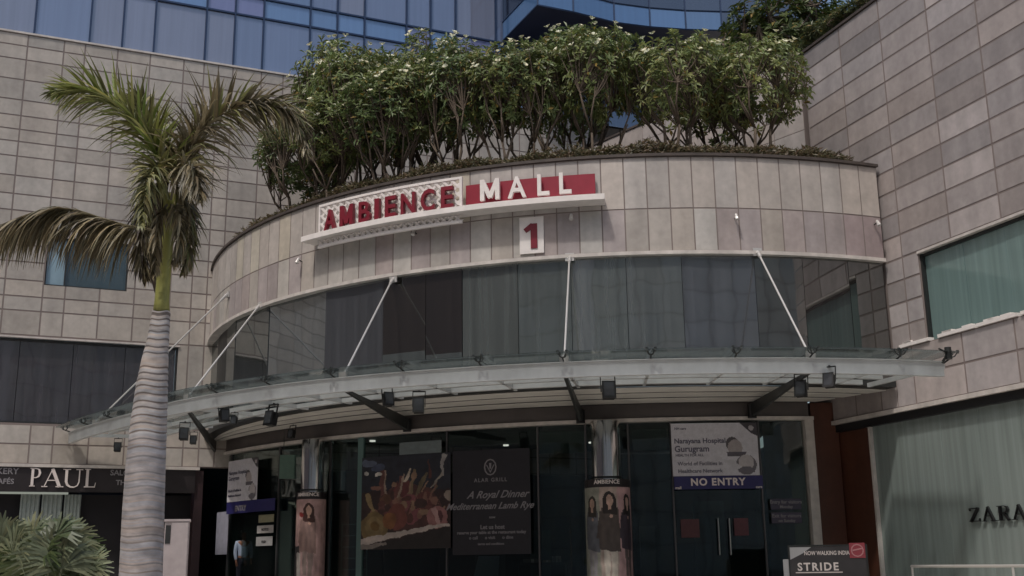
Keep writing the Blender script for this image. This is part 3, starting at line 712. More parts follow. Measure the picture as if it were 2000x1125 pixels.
def fig(cx, s, body, hair, skin, legs, top=.86, w=.16):
    """a standing fashion figure in a print, cx centre, s height scale"""
    T = lambda y: top - (1 - y) * s
    return [(poly((cx - w * .55, T(.02)), (cx - w * .1, T(.02)), (cx - w * .05, T(.42)), (cx - w * .7, T(.42))), legs), (poly((cx + w * .05, T(.0)), (cx + w * .55, T(.0)), (cx + w * .7, T(.42)), (cx, T(.42))), legs),
            (poly((cx - w * 1.1, T(.34)), (cx + w * 1.0, T(.30)), (cx + w * .95, T(.62)), (cx + w * .8, T(.80)), (cx - w * .8, T(.80)), (cx - w * 1.15, T(.58))), body),
            (poly((cx - w * 1.35, T(.46)), (cx - w * .95, T(.46)), (cx - w * .7, T(.76)), (cx - w * 1.0, T(.76))), body),
            (ell(cx, T(.90), w * .62, s * .085), hair), (poly((cx - w * .6, T(.9)), (cx + w * .6, T(.9)), (cx + w * .75, T(.72)), (cx - w * .72, T(.74))), hair), (ell(cx, T(.885), w * .36, s * .062), skin), (poly((cx - w * .14, T(.78)), (cx + w * .14, T(.78)), (cx + w * .14, T(.86)), (cx - w * .14, T(.86))), skin),
            (ell(cx + w * .1, T(.70), w * .16, s * .02), skin)]
PK = S(186, 152, 148)
def column(px_c, halfpx, wrap_half, y_top, y_band0, y_band1, fn, label, plabel):
    u_, _ = EN.px(px_c, 900, .35); c = EN(u_, 0, .35); depth = c.y
    rc = halfpx / 2250 * depth * .97; rp = wrap_half / 2250 * depth * .97
    def zy(y): return at_y(px_c, y, c.y - rc)[2]
    zb0, zb1 = zy(y_band0), zy(y_band1)
    col = thing('column', (c.x, c.y, .9), label, 'column')
    mb = MB(); mb.tube([(c.x, c.y, .9), (c.x, c.y, zeb - .01)], rc, 32, cap=False); mb.build('steel_casing', M_chrome, col, smooth=True)
    mb = MB(); mb.tube([(c.x, c.y, zb0 - .02), (c.x, c.y, zb0 + .03)], rc + .015, 32); mb.build('collar', M_dsteel, col)
    po = thing('column_poster', (c.x, c.y - rp, .95), plabel, 'poster')
    f_ = Cyl(c.x, c.y, rp); ext = rp * 1.5
    mb = MB(); mb.tube([(c.x, c.y, zb1 + .004), (c.x, c.y, zb0 - .05)], rp, 32); mb.build('header_band', M_blackboard, po, smooth=False)
    mb = MB(); mb.text(f_, 'AMBIENCE', -.05, zb0 - .16, .008, .13, .004, .003, align='CENTER'); mb.build('header_lettering', M_letter, po)
    mb = MB(); mb.raster(f_, -ext, ext, .95, zb1, -.02, .0, 90, 170, fn); mb.build('print', M_print, po)
    mb = MB(); mb.tube([(c.x, c.y, .92), (c.x, c.y, zb1 - .004)], rp - .025, 32); mb.build('drum', M_blackboard, po)
    return c
bgR = lambda x, y: S(150, 150, 138) if x < .35 else (S(178, 160, 150) if x < .62 else S(186, 152, 152))
f1 = stack(bgR, *fig(.22, .8, S(96, 98, 106), S(50, 44, 40), S(176, 146, 130), S(150, 146, 150), top=.93, w=.12), *fig(.80, .82, S(64, 54, 66), S(34, 28, 30), S(180, 150, 140), S(96, 84, 84), top=.95, w=.12), *fig(.50, .86, S(84, 74, 70), S(44, 36, 34), S(196, 164, 148), S(206, 196, 184), top=.97, w=.15), wob=.012)
column(1184, 30, 46, 835, 932, 952, f1, 'polished steel column nearer the entrance doors on the right', 'printed poster wrapped round the right column showing three models in dark coats')
f2 = stack(PK, (poly((0, 0), (.3, 0), (.3, .5), (0, .5)), S(60, 54, 56)), *fig(.5, .80, S(150, 122, 116), S(72, 44, 40), S(206, 168, 150), S(150, 130, 124), top=.97, w=.19), (ell(.32, .83, .07, .03), S(130, 40, 40)), (poly((.22, .0), (.34, .0), (.32, .42), (.2, .42)), S(196, 186, 180)), wob=.015)
column(611, 23, 30, 872, 957, 975, f2, 'polished steel column near the left end of the entrance', 'printed poster wrapped round the left column showing a model in pink')

# ================================================================== BANNERS AND BOARDS AT THE SHOP FRONT
def sheet(name, fr, x0, x1, y0, y1, w, label, cat, fn, nx, ny, xm=None, group=None):
    xm = xm or (x0 + x1) / 2; ym = (y0 + y1) / 2
    a, b = fr.px(x0, ym, w)[0], fr.px(x1, ym, w)[0]; z0, z1 = fr.px(xm, y1, w)[1], fr.px(xm, y0, w)[1]
    t = thing(name, fr((a + b) / 2, z0, w), label, cat, group); mb = MB()
    mb.raster(fr, a, b, z0, z1, w - .015, w, nx, ny, fn); mb.build('sheet', M_print, t); return t, a, b, z0, z1
flat_ = lambda c: stack(c)
# NO ENTRY banner
WH = lambda x, y: tuple(q * (1.0) for q in S(205, 203, 210))
docfn = stack(WH, (poly((.80, 1), (1, 1), (1, .74), (.93, .80)), S(70, 66, 72)), (ell(.93, .9, .03, .05), S(170, 166, 170)), (ell(.70, .60, .075, .13), S(90, 86, 90)), (ell(.73, .52, .085, .16), S(168, 160, 160)), (poly((.63, .44), (.86, .44), (.84, .36), (.64, .36)), S(96, 92, 100)),
              (ell(.85, .20, .12, .19), S(110, 106, 112)), (ell(.85, .24, .09, .15), S(190, 184, 186)), (poly((.76, .05), (.95, .05), (.9, .17), (.8, .17)), S(112, 108, 116)), (poly((.58, .28), (.68, .30), (.80, .16), (.74, .1)), S(200, 198, 204)))
t, a, b, z0, z1 = sheet('hanging_banner', EN, 1312, 1481, 826, 929, .12, 'white hospital banner above a blue NO ENTRY strip over the right doors', 'banner', docfn, 110, 72, 1400)
wd = b - a
def line(txt, fx, fy, sz, m=M_blackletter, off=.002, al='LEFT'):
    mb = MB(); mb.text(EN, txt, a + wd * fx, z0 + (z1 - z0) * fy, .126, sz, .002, off, align=al); mb.build('lettering', m, t)
MG = mat('banner_ink', S(96, 94, 110), rough=.6)
line('Narayana Hospital', .03, .62, .165, MG, .004); line('Gurugram', .03, .46, .20, MG, .005); line('HEALTH FOR ALL', .04, .37, .085, MG); line('World of Facilities in', .06, .20, .125, MG); line('Healthcare Network', .06, .06, .125, MG); line('NH care', .04, .88, .08, MG)
zq = EN.px(1400, 955, .12)[1]
mb = MB(); mb.box(EN, a + .02, b + .06, zq, z0 - .004, .10, .12, seg=3); mb.build('blue_strip', mat('blue_strip', S(44, 42, 98), rough=.5, noise=.1), t)
mb = MB(); mb.text(EN, 'NO ENTRY', (a + b) / 2 + .02, zq + .09, .124, .235, .003, .008, align='CENTER', space=1.15); mb.build('lettering', M_letter, t)
mb = MB(); mb.text(EN, 'mall', a + .04, zq + .01, .124, .09, .002, .002); mb.build('small_lettering', M_letter, t); mb = MB(); mb.text(EN, 'care', b - .12, zq + .01, .124, .09, .002, .002); mb.build('small_lettering', M_letter, t)
# left copy, seen at a slant
t, a, b, z0, z1 = sheet('hanging_banner', EN, 445, 503, 897, 978, .12, 'white banner with grey portrait seen at a slant left of the left column', 'banner', docfn, 50, 36, 475)
wd = b - a; 
for tx, fy, s_ in (('Narayana Hospital', .66, .15), ('Gurugram', .52, .17), ('World of Facilities in', .24, .1), ('Healthcare Network', .12, .1)): line(tx, .04, fy, s_, MG, .003)
zq = z0 - .34; mb = MB(); mb.box(EN, a, b + .9, zq, z0 - .004, .10, .12, seg=3); mb.build('blue_strip', MATS['blue_strip'], t)
mb = MB(); mb.text(EN, 'ENTRY', (a + b) / 2, zq + .06, .124, .22, .003, .006, align='CENTER'); mb.build('lettering', M_greyletter, t)
# food poster and its lettering panel
def foodbg(x, y): return S(40, 42, 52) if y > .62 else S(52, 36, 36)
BONE = S(150, 130, 116); MEAT = S(100, 64, 60); MEAT2 = S(78, 50, 48)
def plank(x0, y0, x1, y1, w): 
    dx, dy = x1 - x0, y1 - y0; l = math.hypot(dx, dy); nx, ny = -dy / l * w / 2, dx / l * w / 2
    return poly((x0 + nx, y0 + ny), (x1 + nx * .5, y1 + ny * .5), (x1 - nx * .5, y1 - ny * .5), (x0 - nx, y0 - ny))
random.seed(17); CH = []
for _ in range(60):
    x_, y_ = random.gauss(.52, .2), random.gauss(.42, .14)
    if y_ < .2 + x_ * .12: continue
    q_ = random.choice([S(104, 62, 58), S(84, 50, 46), S(128, 92, 80), S(66, 44, 42), S(140, 112, 92), S(96, 66, 50)])
    CH.append((ell(x_, y_, random.uniform(.02, .07), random.uniform(.02, .06)), q_) if random.random() < .6 else (plank(x_, y_, x_ + random.uniform(-.06, .1), y_ + random.uniform(.06, .2), random.uniform(.015, .04)), q_))
food = stack(foodbg, (poly((0, 0), (1, 0), (1, .22), (.3, .08), (0, .04)), S(40, 34, 34)), (ell(.56, .42, .34, .26), MEAT2), (poly((.3, .3), (.4, .7), (.55, .72), (.62, .3)), S(100, 52, 54)),
    (plank(.28, .42, .24, .86, .10), MEAT), (plank(.31, .46, .27, .84, .035), BONE), (plank(.38, .4, .48, .78, .10), MEAT), (plank(.42, .5, .50, .80, .035), BONE), (plank(.52, .42, .62, .84, .07), S(120, 104, 80)), (plank(.6, .45, .74, .80, .06), S(104, 92, 72)), (plank(.7, .44, .86, .66, .05), S(96, 84, 66)), (plank(.5, .7, .57, .86, .03), S(190, 176, 160)),
    (ell(.56, .42, .13, .16), S(122, 72, 76)), (ell(.73, .50, .10, .10), S(96, 54, 52)), *CH, (ell(.42, .34, .12, .14), S(112, 64, 56)), (ell(.86, .32, .11, .12), S(150, 104, 102)), (ell(.89, .33, .035, .06), S(90, 50, 54)), (plank(.82, .42, .9, .22, .06), S(188, 150, 146)),
    (plank(.06, .60, .20, .30, .06), S(146, 126, 92)), (ell(.16, .24, .16, .16), S(118, 98, 64)), (ell(.16, .24, .11, .11), S(132, 112, 76)), (ell(.17, .25, .05, .05), S(110, 84, 44)), (ell(.34, .30, .08, .09), S(128, 84, 52)),
    (plank(.0, .08, .98, .25, .075), S(190, 176, 168)), (plank(.0, .02, .3, .06, .06), S(140, 130, 124)), (plank(.94, .98, .90, .76, .05), S(150, 146, 144)), (plank(.9, .78, .78, .62, .03), S(150, 142, 132)), (ell(.98, .55, .05, .06), S(140, 126, 116)), (ell(.06, .82, .03, .02), S(200, 196, 190)), (ell(.2, .8, .03, .02), S(200, 196, 190)), (ell(.08, .93, .09, .035), S(90, 98, 118)), (ell(.2, .88, .08, .05), S(70, 78, 100)), wob=.02)
t, a, b, z0, z1 = sheet('food_poster', EN, 706, 880, 888, 1072, .03, 'dark poster of ribs and grilled meat on a board', 'poster', food, 130, 130, 800)
t, a, b, z0, z1 = sheet('menu_poster', EN, 884, 1036, 878, 1083, .03, 'black poster with a crest and white script lettering', 'poster', flat_(S(36, 34, 42)), 12, 14, 960)
a_, b_ = a, b; wd = b - a
def ml(txt, fx, fy, sz, shear=0, m=M_greyletter, off=.002, space=1.0):
    mb = MB(); mb.text(EN, txt, a_ + wd * fx, z0 + (z1 - z0) * fy, .036, sz, .002, off, shear=shear, align='CENTER', space=space); mb.build('lettering', m, t)
ml('ALAR GRILL', .5, .69, .13, 0, space=1.3); ml('A Royal Dinner', .58, .535, .25, .5, off=.004); ml('Mediterranean Lamb Rye', .47, .43, .225, .5, off=.004); ml('now', .52, .34, .09)
ml('Let us host', .52, .24, .14, off=.004); ml('reserve your table at the restaurant today', .5, .195, .105, off=.003); ml('o call      o visit      o dine', .5, .145, .11, off=.002); ml('terms and conditions', .5, .09, .08)
mb = MB(); cu_, cv_ = a + wd * .5, z0 + (z1 - z0) * .83
ring_ = [(cu_ + .15 * math.cos(q), cv_ + .19 * math.sin(q)) for q in [RAD(90 + i * 30) for i in range(13)]]
mb.strokes(EN, [[(p[0] - cu_, p[1] - cv_, .03) for p in ring_], [(-.1, .06, .02), (0, -.12, .05), (.1, .06, .02)], [(0, .1, .06), (0, -.04, .04)]], cu_, cv_, .032, 1, .008); mb.build('crest', M_greyletter, t)
# hanging pale board over the food poster, small notices
def notice(x0, x1, y0, y1, label, col=S(150, 158, 160), w=.035, txt=(), cat='notice', name='notice', post=None):
    t, a, b, z0, z1 = sheet(name, EN, x0, x1, y0, y1, w, label, cat, flat_(col), 8, 8)
    for s_, fy, sz in txt:
        mb = MB(); mb.text(EN, s_, (a + b) / 2, z0 + (z1 - z0) * fy, w + .006, sz, .002, .002, align='CENTER'); mb.build('lettering', M_blackletter if sum(col) > .4 else M_greyletter, t)
    return t
notice(780, 862, 862, 886, 'blank pale board hung above the food poster', S(112, 122, 124), .07)
notice(1505, 1565, 974, 995, 'small dark notice with two lines of white text beside the right doors, upper one', S(70, 66, 84), .0, (('Entry for visitors', .55, .115), ('Monday', .12, .10)))
notice(1507, 1566, 1001, 1022, 'small dark notice with two lines of white text beside the right doors, lower one', S(76, 70, 88), .0, (('Exit for visitors', .55, .115), ('on Sunday', .12, .10)))
notice(505, 535, 1005, 1020, 'cream notice taped on the glass left of the left column, topmost', S(150, 146, 120), .0)
notice(502, 534, 1026, 1041, 'white notice taped on the glass left of the left column, middle one', S(176, 172, 170), .0, (('NOTICE', .3, .1),))
notice(500, 532, 1048, 1066, 'white notice taped on the glass left of the left column, lowest', S(170, 168, 168), .0, (('PUSH', .3, .1),))
notice(422, 445, 1000, 1083, 'tall narrow pale grey notice left of the doors', S(158, 158, 172), .05)
notice(1330, 1366, 1014, 1050, 'reddish square sticker on the left leaf of the NO ENTRY doors', S(84, 46, 50), -.03)
notice(1434, 1462, 1012, 1046, 'red and pale sticker on the right leaf of the NO ENTRY doors', S(96, 56, 62), -.03)

for x0, x1, y0, y1, c, lb in ((1052, 1144, 842, 886, S(96, 122, 112), 'pale teal board standing for a bright patch in the glass left of the right column'), (1235, 1300, 838, 880, S(70, 92, 88), 'dim teal board standing for a bright patch in the glass right of the right column'), (545, 588, 888, 935, S(96, 124, 112), 'pale teal board standing for a bright patch in the glass left of the left column')):  # boards added to stand for bright reflected patches in the entrance glass
    a = at_y(x0, y1, 31.5); b = at_y(x1, y0, 31.5); t = thing('light_patch_board', ((a.x + b.x) / 2, 31.5, b.z), lb, 'board'); mb = MB(); mb.box(ID, a.x, b.x, 31.5, 31.54, a.z, b.z, c=c); mb.build('panel', M_print, t)
    mb = MB(); mb.tube([(a.x + .1, 31.52, b.z), (a.x + .1, 31.52, 5.3)], .01, 4); mb.build('cable', M_dsteel, t)

# STRIDE board: standee at the right
SB = Flat(at_y(1545, 1100, 24.2).x, 24.2, 1, -.12); SB.ox = at_y(1545, 1100, 24.2).x
sb = thing('standee_board', SB(.8, .9), 'black standee with pale lettering and a red badge in front of the brown panel', 'sign')
x0, z0 = SB.px(1545, 1125); x1, z1 = SB.px(1690, 1066)
mb = MB(); mb.box(SB, x0, x1, .95, z1, -.05, 0); mb.build('board', mat('standee_black', S(60, 58, 60), rough=.5, noise=.15), sb)
mb = MB(); mb.box(SB, x0, x1, z1 + .002, z1 + .035, -.05, .01); mb.box(SB, x0 - .03, x0 - .002, .9, z1 + .035, -.05, .01); mb.box(SB, x1 + .002, x1 + .03, .9, z1 + .035, -.05, .01); mb.build('frame', M_dsteel, sb)
mb = MB(); mb.add([SB(x0 + .01, z1 - .01, .006), SB(x0 + .45, z1 - .01, .006), SB(x0 + .26, z1 - .14, .006), SB(x0 + .01, z1 - .26, .006)], [(0, 1, 2, 3)]); mb.box(SB, x0 - .14, x0 - .03, .95, z1 - .25, -.06, -.01); mb.build('pale_corner', mat('pale_print', S(170, 170, 172), rough=.5), sb)
mb = MB(); q = SB.px(1605, 1080); mb.text(SB, 'NOW WALKING INDIA', q[0] + .10, q[1] - .04, .006, .115, .002, .002, align='CENTER', fit=.92); mb.build('small_lettering', M_letter, sb); mb = MB(); q = SB.px(1598, 1112); mb.text(SB, 'STRIDE', q[0], q[1] - .02, .006, .22, .002, .006, align='CENTER', space=1.25)
mb.build('lettering', M_letter, sb); mb = MB(); mb.box(SB, x0 + .1, x0 + 1.05, SB.px(1600, 1119)[1], SB.px(1600, 1117)[1], .003, .008); mb.build('underline', M_letter, sb)
mb = MB(); q0 = SB.px(1660, 1090); q1 = SB.px(1688, 1060); mb.box(SB, q0[0], q1[0], q0[1], q1[1], .004, .02); mb.build('red_badge', mat('badge_red', S(150, 62, 72), rough=.5), sb)
mb = MB(); c_ = ((q0[0] + q1[0]) / 2, (q0[1] + q1[1]) / 2); mb.strokes(SB, [[(.12 * math.cos(RAD(i * 30)), .12 * math.sin(RAD(i * 30)), .025) for i in range(13)], [(-.1, .0, .03), (.1, .04, .03)]], c_[0], c_[1], .022, 1, .006); mb.build('badge_mark', mat('badge_pink', S(190, 130, 134), rough=.5), sb)

# white cabinet beside the palm
p = at_y(343, 1100, 24.0); cb = thing('cabinet', (p.x, 24.0, 0), 'white metal cabinet standing right of the palm trunk', 'cabinet')
FB = Flat(p.x, 24.0, 1, .25); zt2 = FB.px(343, 1014)[1]; a = FB.px(320, 1060)[0]; b = FB.px(368, 1060)[0]; m_ = FB.px(334, 1060)[0]
M_cab = mat('cabinet_paint', S(176, 166, 166), rough=.5, noise=.1, nscale=3, drips=.1)
mb = MB(); mb.box(FB, a, b, .9, zt2 - .05, -.45, 0); mb.build('body', M_cab, cb)
mb = MB(); mb.box(FB, a - .02, b + .02, zt2 - .047, zt2, -.47, .03); mb.build('lid', M_cab, cb)
mb = MB(); mb.box(FB, m_, b - .02, .95, zt2 - .07, .003, .02); mb.build('door', M_cab, cb); mb = MB(); mb.box(FB, a + .02, m_ - .02, zt2 - .5, zt2 - .12, .003, .01); mb.build('vent_panel', M_dsteel, cb)

# things in the hall behind the glass
p = at_y(945, 1100, 31); ks = thing('information_kiosk', (p.x, 31, .9), 'pale blue kiosk inside the hall below the black poster', 'kiosk'); zk = at_y(945, 1086, 31).z
mb = MB(); mb.add([(p.x - .35, 30.8, .95), (p.x + .35, 30.8, .95), (p.x + .35, 31.3, .95), (p.x - .35, 31.3, .95), (p.x - .14, 30.9, zk), (p.x + .42, 30.9, zk), (p.x + .42, 31.2, zk), (p.x - .14, 31.2, zk)], [(0, 1, 5, 4), (1, 2, 6, 5), (2, 3, 7, 6), (3, 0, 4, 7), (4, 5, 6, 7)]); mb.build('panel', mat('kiosk_blue', S(150, 172, 190), rough=.4), ks)
mb = MB(); mb.box(ID, p.x - .45, p.x + .45, 30.7, 31.4, .904, .948); mb.build('base', M_dsteel, ks)
for x0, x1, y0, c, lb in ((1022, 1058, 1092, S(120, 114, 108), 'grey brown carton inside the hall, left of three'), (1061, 1076, 1094, S(140, 132, 110), 'slim beige carton inside the hall, middle of three'), (1079, 1096, 1086, S(150, 144, 138), 'tall pale carton inside the hall, right of three')):
    p = at_y(x0, y0, 30.2); q = at_y(x1, y0, 30.2); o = thing('carton', ((p.x + q.x) / 2, 30.3, 1.6), lb, 'box', 'cartons stacked inside the hall'); mb = MB(); mb.box(ID, p.x, q.x, 30.2, 30.6, 1.62, p.z); mb.build('box_body', mat('carton%d' % x0, c, rough=.8, noise=.15), o)
    mb = MB(); mb.box(ID, p.x + (q.x - p.x) * .42, p.x + (q.x - p.x) * .58, 30.195, 30.199, 1.62, p.z); mb.build('tape', M_trim, o)
p = at_y(1060, 1110, 30.2); o = thing('table', (p.x, 30.4, .9), 'low dark table under the cartons in the hall', 'table'); mb = MB(); mb.box(ID, p.x - .7, p.x + .7, 30.1, 30.7, 1.56, 1.612); mb.build('table_top', M_dsteel, o)
for i in (-1, 1):
    for j in (30.15, 30.65): mb = MB(); mb.tube([(p.x + i * .62, j, .9), (p.x + i * .62, j, 1.56)], .025, 6); mb.build('leg', M_dsteel, o)
# scaffold like display frame at the teal stile
p = at_y(700, 1100, 30.5); o = thing('display_rack', (p.x, 30.5, .9), 'thin teal wire rack behind the glass right of the left column', 'rack'); mb = MB()
for x in (-.45, .0, .22): mb.tube([(p.x + x, 30.5, .95), (p.x + x, 30.5, at_y(700, 1020, 30.5).z)], .018, 5)
for k in range(7): z = at_y(700, 1024 + k * 22, 30.5).z; mb.tube([(p.x - .45, 30.5, z), (p.x + .22, 30.5, z)], .012, 5)
mb.build('wire_frame', MATS['teal_stile'], o)

# person inside
p = at_y(474, 1100, 33.5)
pe = thing('person', (p.x, 33.5, .9), 'person in a pale blue shirt and dark trousers standing inside the left doors', 'person')
def skinned(name, verts, edges, radii, m, root=0):
    me = bpy.data.meshes.new(name); me.from_pydata(verts, edges, []); me.materials.append(m)
    o = bpy.data.objects.new(name, me); COL.objects.link(o); o.parent = pe; o.location = (0, 0, 0)
    sk = o.modifiers.new('skin', 'SKIN'); 
    for i, r in enumerate(radii): me.skin_vertices[0].data[i].radius = r if isinstance(r, tuple) else (r, r)
    me.skin_vertices[0].data[root].use_root = True
    sb_ = o.modifiers.new('sub', 'SUBSURF'); sb_.levels = 2; sb_.render_levels = 2; return o
M_skin = mat('skin', S(150, 104, 82), rough=.55)
hips = .92
V = [(0, 0, hips), (0, 0, 1.12), (0, 0, 1.36), (0, 0, 1.46), (0, -.01, 1.54), (0, -.02, 1.62), (0, -.01, 1.70),
     (-.10, 0, .88), (-.11, -.01, .5), (-.11, .01, .09), (-.12, -.13, .04), (.10, 0, .88), (.12, -.02, .5), (.12, .01, .09), (.13, -.13, .04),
     (-.19, 0, 1.40), (-.23, .01, 1.13), (-.22, -.08, .90), (-.21, -.11, .81), (.19, 0, 1.40), (.24, .0, 1.13), (.21, -.12, .93), (.19, -.17, .86)]
Ed = [(0, 1), (1, 2), (2, 3), (3, 4), (4, 5), (5, 6), (0, 7), (7, 8), (8, 9), (9, 10), (0, 11), (11, 12), (12, 13), (13, 14), (2, 15), (15, 16), (16, 17), (17, 18), (2, 19), (19, 20), (20, 21), (21, 22)]
Rr = [(.15, .10), (.13, .09), (.16, .10), .055, (.065, .075), (.078, .095), (.065, .08), .085, .058, .04, .035, .085, .058, .04, .035, .055, .042, .03, .03, .055, .042, .03, .03]
for sx_ in (-1, 1):   # five fingers a hand
    b0 = 18 if sx_ < 0 else 22; hp = V[b0]
    for k in range(5):
        V.append((hp[0] + (k - 2) * .014, hp[1] - (.045 if k == 0 else .02), hp[2] - (.03 if k == 0 else .05))); V.append((hp[0] + (k - 2) * .016, hp[1] - (.055 if k == 0 else .03), hp[2] - (.06 if k == 0 else .085 - abs(k - 2) * .008)))
        n_ = len(V); Ed += [(b0, n_ - 2), (n_ - 2, n_ - 1)]; Rr += [.010, .008]
skinned('body', V, Ed, Rr, M_skin)
skinned('shirt', V[:4] + [V[15], V[16], V[17], V[19], V[20], V[21]], [(0, 1), (1, 2), (2, 3), (2, 4), (4, 5), (5, 6), (2, 7), (7, 8), (8, 9)], [(.17, .12), (.155, .11), (.18, .12), .07, .07, .057, .043, .07, .057, .043], mat('shirt', S(176, 190, 214), rough=.8))
skinned('trousers', [V[0], V[7], V[8], V[9], V[11], V[12], V[13]], [(0, 1), (1, 2), (2, 3), (0, 4), (4, 5), (5, 6)], [(.165, .115), .1, .075, .06, .1, .075, .06], mat('trousers', S(44, 46, 60), rough=.8))
skinned('hair', [(0, .02, 1.66), (0, .01, 1.73), (0, .03, 1.60)], [(0, 1), (0, 2)], [(.085, .09), (.07, .08), (.07, .06)], M_black)
mb = MB(); mb.tube([(0, -.10, 1.655), (0, -.128, 1.625), (0, -.105, 1.615)], [.008, .014, .010], 6)
for s_ in (-1, 1): mb.tube([(s_ * .03, -.105, 1.655), (s_ * .03, -.112, 1.655)], .010, 6)
mb.tube([(-.025, -.10, 1.585), (0, -.108, 1.583), (.025, -.10, 1.585)], .006, 5)
o = mb.build('face', M_skin, pe); o.matrix_parent_inverse = Matrix()
pe.rotation_euler.z = .5

# ================================================================== PLANTING ON THE TERRACE
def tone(c, v=.25):
    k = 1 + random.uniform(-v, v); h = random.uniform(-.08, .08); return (c[0] * k * (1 + h), c[1] * k, c[2] * k * (1 - h))
def leaf(mb, p, d, up_, L_, w, c):
    s_ = d.cross(up_); s_ = s_.normalized() * w if s_.length > 1e-4 else Vector((w, 0, 0))
    n = s_.cross(d).normalized(); mid = p + d * L_ * .55; tip = p + d * L_ - n * L_ * .12
    mb.face([p, mid - s_ + n * w * .25, tip, mid + s_ + n * w * .25], 0, c)
def make_tree(name, H, rx, rz, ntips, leafc, seed, nstem=5, spread=.62, L_=.165, flowers=.2, trunk_r=.05, crown_lo=.42, lo=.40):
    random.seed(seed); root = thing(name, (0, 0, 0), 'x', 'tree')
    cz = H - rz; tr = MB(); lf = MB(); fl_ = lf; l1 = []; l2 = []
    for i in range(nstem):
        a = 2 * math.pi * i / nstem + random.uniform(-.5, .5); r = rx * spread * random.uniform(.35, .9)
        p0 = Vector((math.cos(a) * .08, math.sin(a) * .08, -.1)); p2 = Vector((math.cos(a) * r, math.sin(a) * r, H * random.uniform(crown_lo - .06, crown_lo + .08)))
        p1 = p0.lerp(p2, .5) + Vector((random.uniform(-.12, .12), random.uniform(-.12, .12), .08))
        tr.tube([p0, p1, p2], [trunk_r, trunk_r * .8, trunk_r * .6], 6); l1.append(p2)
        for k in range(3):
            b = a + random.uniform(-1.1, 1.1); q = p2 + Vector((math.cos(b) * rx * .32, math.sin(b) * rx * .32, H * random.uniform(.12, .24)))
            tr.tube([p2, p2.lerp(q, .5) + Vector((random.uniform(-.06, .06), random.uniform(-.06, .06), 0)), q], [trunk_r * .55, trunk_r * .45, trunk_r * .35], 5); l2.append(q)
    bumps = [(random.uniform(0, 6.28), random.uniform(-.3, .9), random.uniform(.0, .22)) for _ in range(6)]
    for i in range(ntips):
        while True:
            d = Vector((random.gauss(0, 1), random.gauss(0, 1), random.gauss(0, 1)))
            if d.length > .1: break
        d.normalize()
        if d.z < -.75: d.z *= -.6
        if random.random() < .3: d.z = abs(d.z)
        k = random.uniform(.45, 1) ** .5; az = math.atan2(d.y, d.x)
        for (ba, bz, bh) in bumps:
            dd = (math.cos(az - ba)) * math.sqrt(max(0, 1 - d.z * d.z)) + d.z * bz
            if dd > .75: k *= 1 + bh * (dd - .75) * 2
        t = Vector((d.x * rx * k, d.y * rx * k, cz + d.z * rz * k))
        fz = .72 + .36 * max(0, min(1, (t.z - H * .4) / (H * .45))); t.x *= fz; t.y *= fz
        if t.z < H * (lo + random.uniform(-.04, .06)): continue
        q = min(l2, key=lambda q_: (q_ - t).length + random.uniform(0, .2))
        if i % 2 == 0: tr.tube([q, q.lerp(t, .55) + Vector((0, 0, -.05)), t], [trunk_r * .3, trunk_r * .24, trunk_r * .18], 4, cap=False)
        ax = (d + Vector((0, 0, .7))).normalized(); s0 = ax.orthogonal().normalized(); s1 = ax.cross(s0); n = random.randint(8, 11); ph = random.uniform(0, 6.28)
        c0 = tone(leafc, .22)
        for j in range(n):
            a = ph + 2 * math.pi * j / n + random.uniform(-.2, .2); el = random.uniform(-.15, .75)
            dd = ((s0 * math.cos(a) + s1 * math.sin(a)) * math.cos(el) + ax * math.sin(el)).normalized(); l_ = L_ * random.uniform(.7, 1.15)
            c = tone(c0, .14) if random.random() > .05 else tone(S(150, 130, 70), .2)
            leaf(lf, t + ax * random.uniform(-.08, .05), dd, ax, l_, l_ * .17, c)
        if random.random() < flowers and d.z > .15:
            for j in range(9):
                a = random.uniform(0, 6.28); dd = (s0 * math.cos(a) + s1 * math.sin(a) + ax * .8).normalized(); leaf(fl_, t + ax * .10 + dd * .02, dd, ax, .075, .03, tone(S(236, 234, 208), .08))
    tr.build('trunk', M_bark, root, smooth=True, fix=False); cr = lf.build('crown', M_leaf, root, fix=False)
    for o in root.children_recursive: o.matrix_parent_inverse = Matrix()
    return root
GA, GB, GC = S(118, 130, 78), S(102, 118, 72), S(136, 146, 92)
protos = [make_tree('frangipani_tree', 3.4, 1.15, 1.05, 380, GA, 11, crown_lo=.3), make_tree('frangipani_tree', 3.4, 1.1, 1.1, 370, GB, 12, crown_lo=.28), make_tree('frangipani_tree', 3.2, 1.25, 1.0, 370, GC, 13, nstem=6, crown_lo=.34), make_tree('frangipani_tree', 3.5, 1.15, 1.1, 380, GA, 14, crown_lo=.28)]
grp = 'frangipani trees in a row on the round terrace'
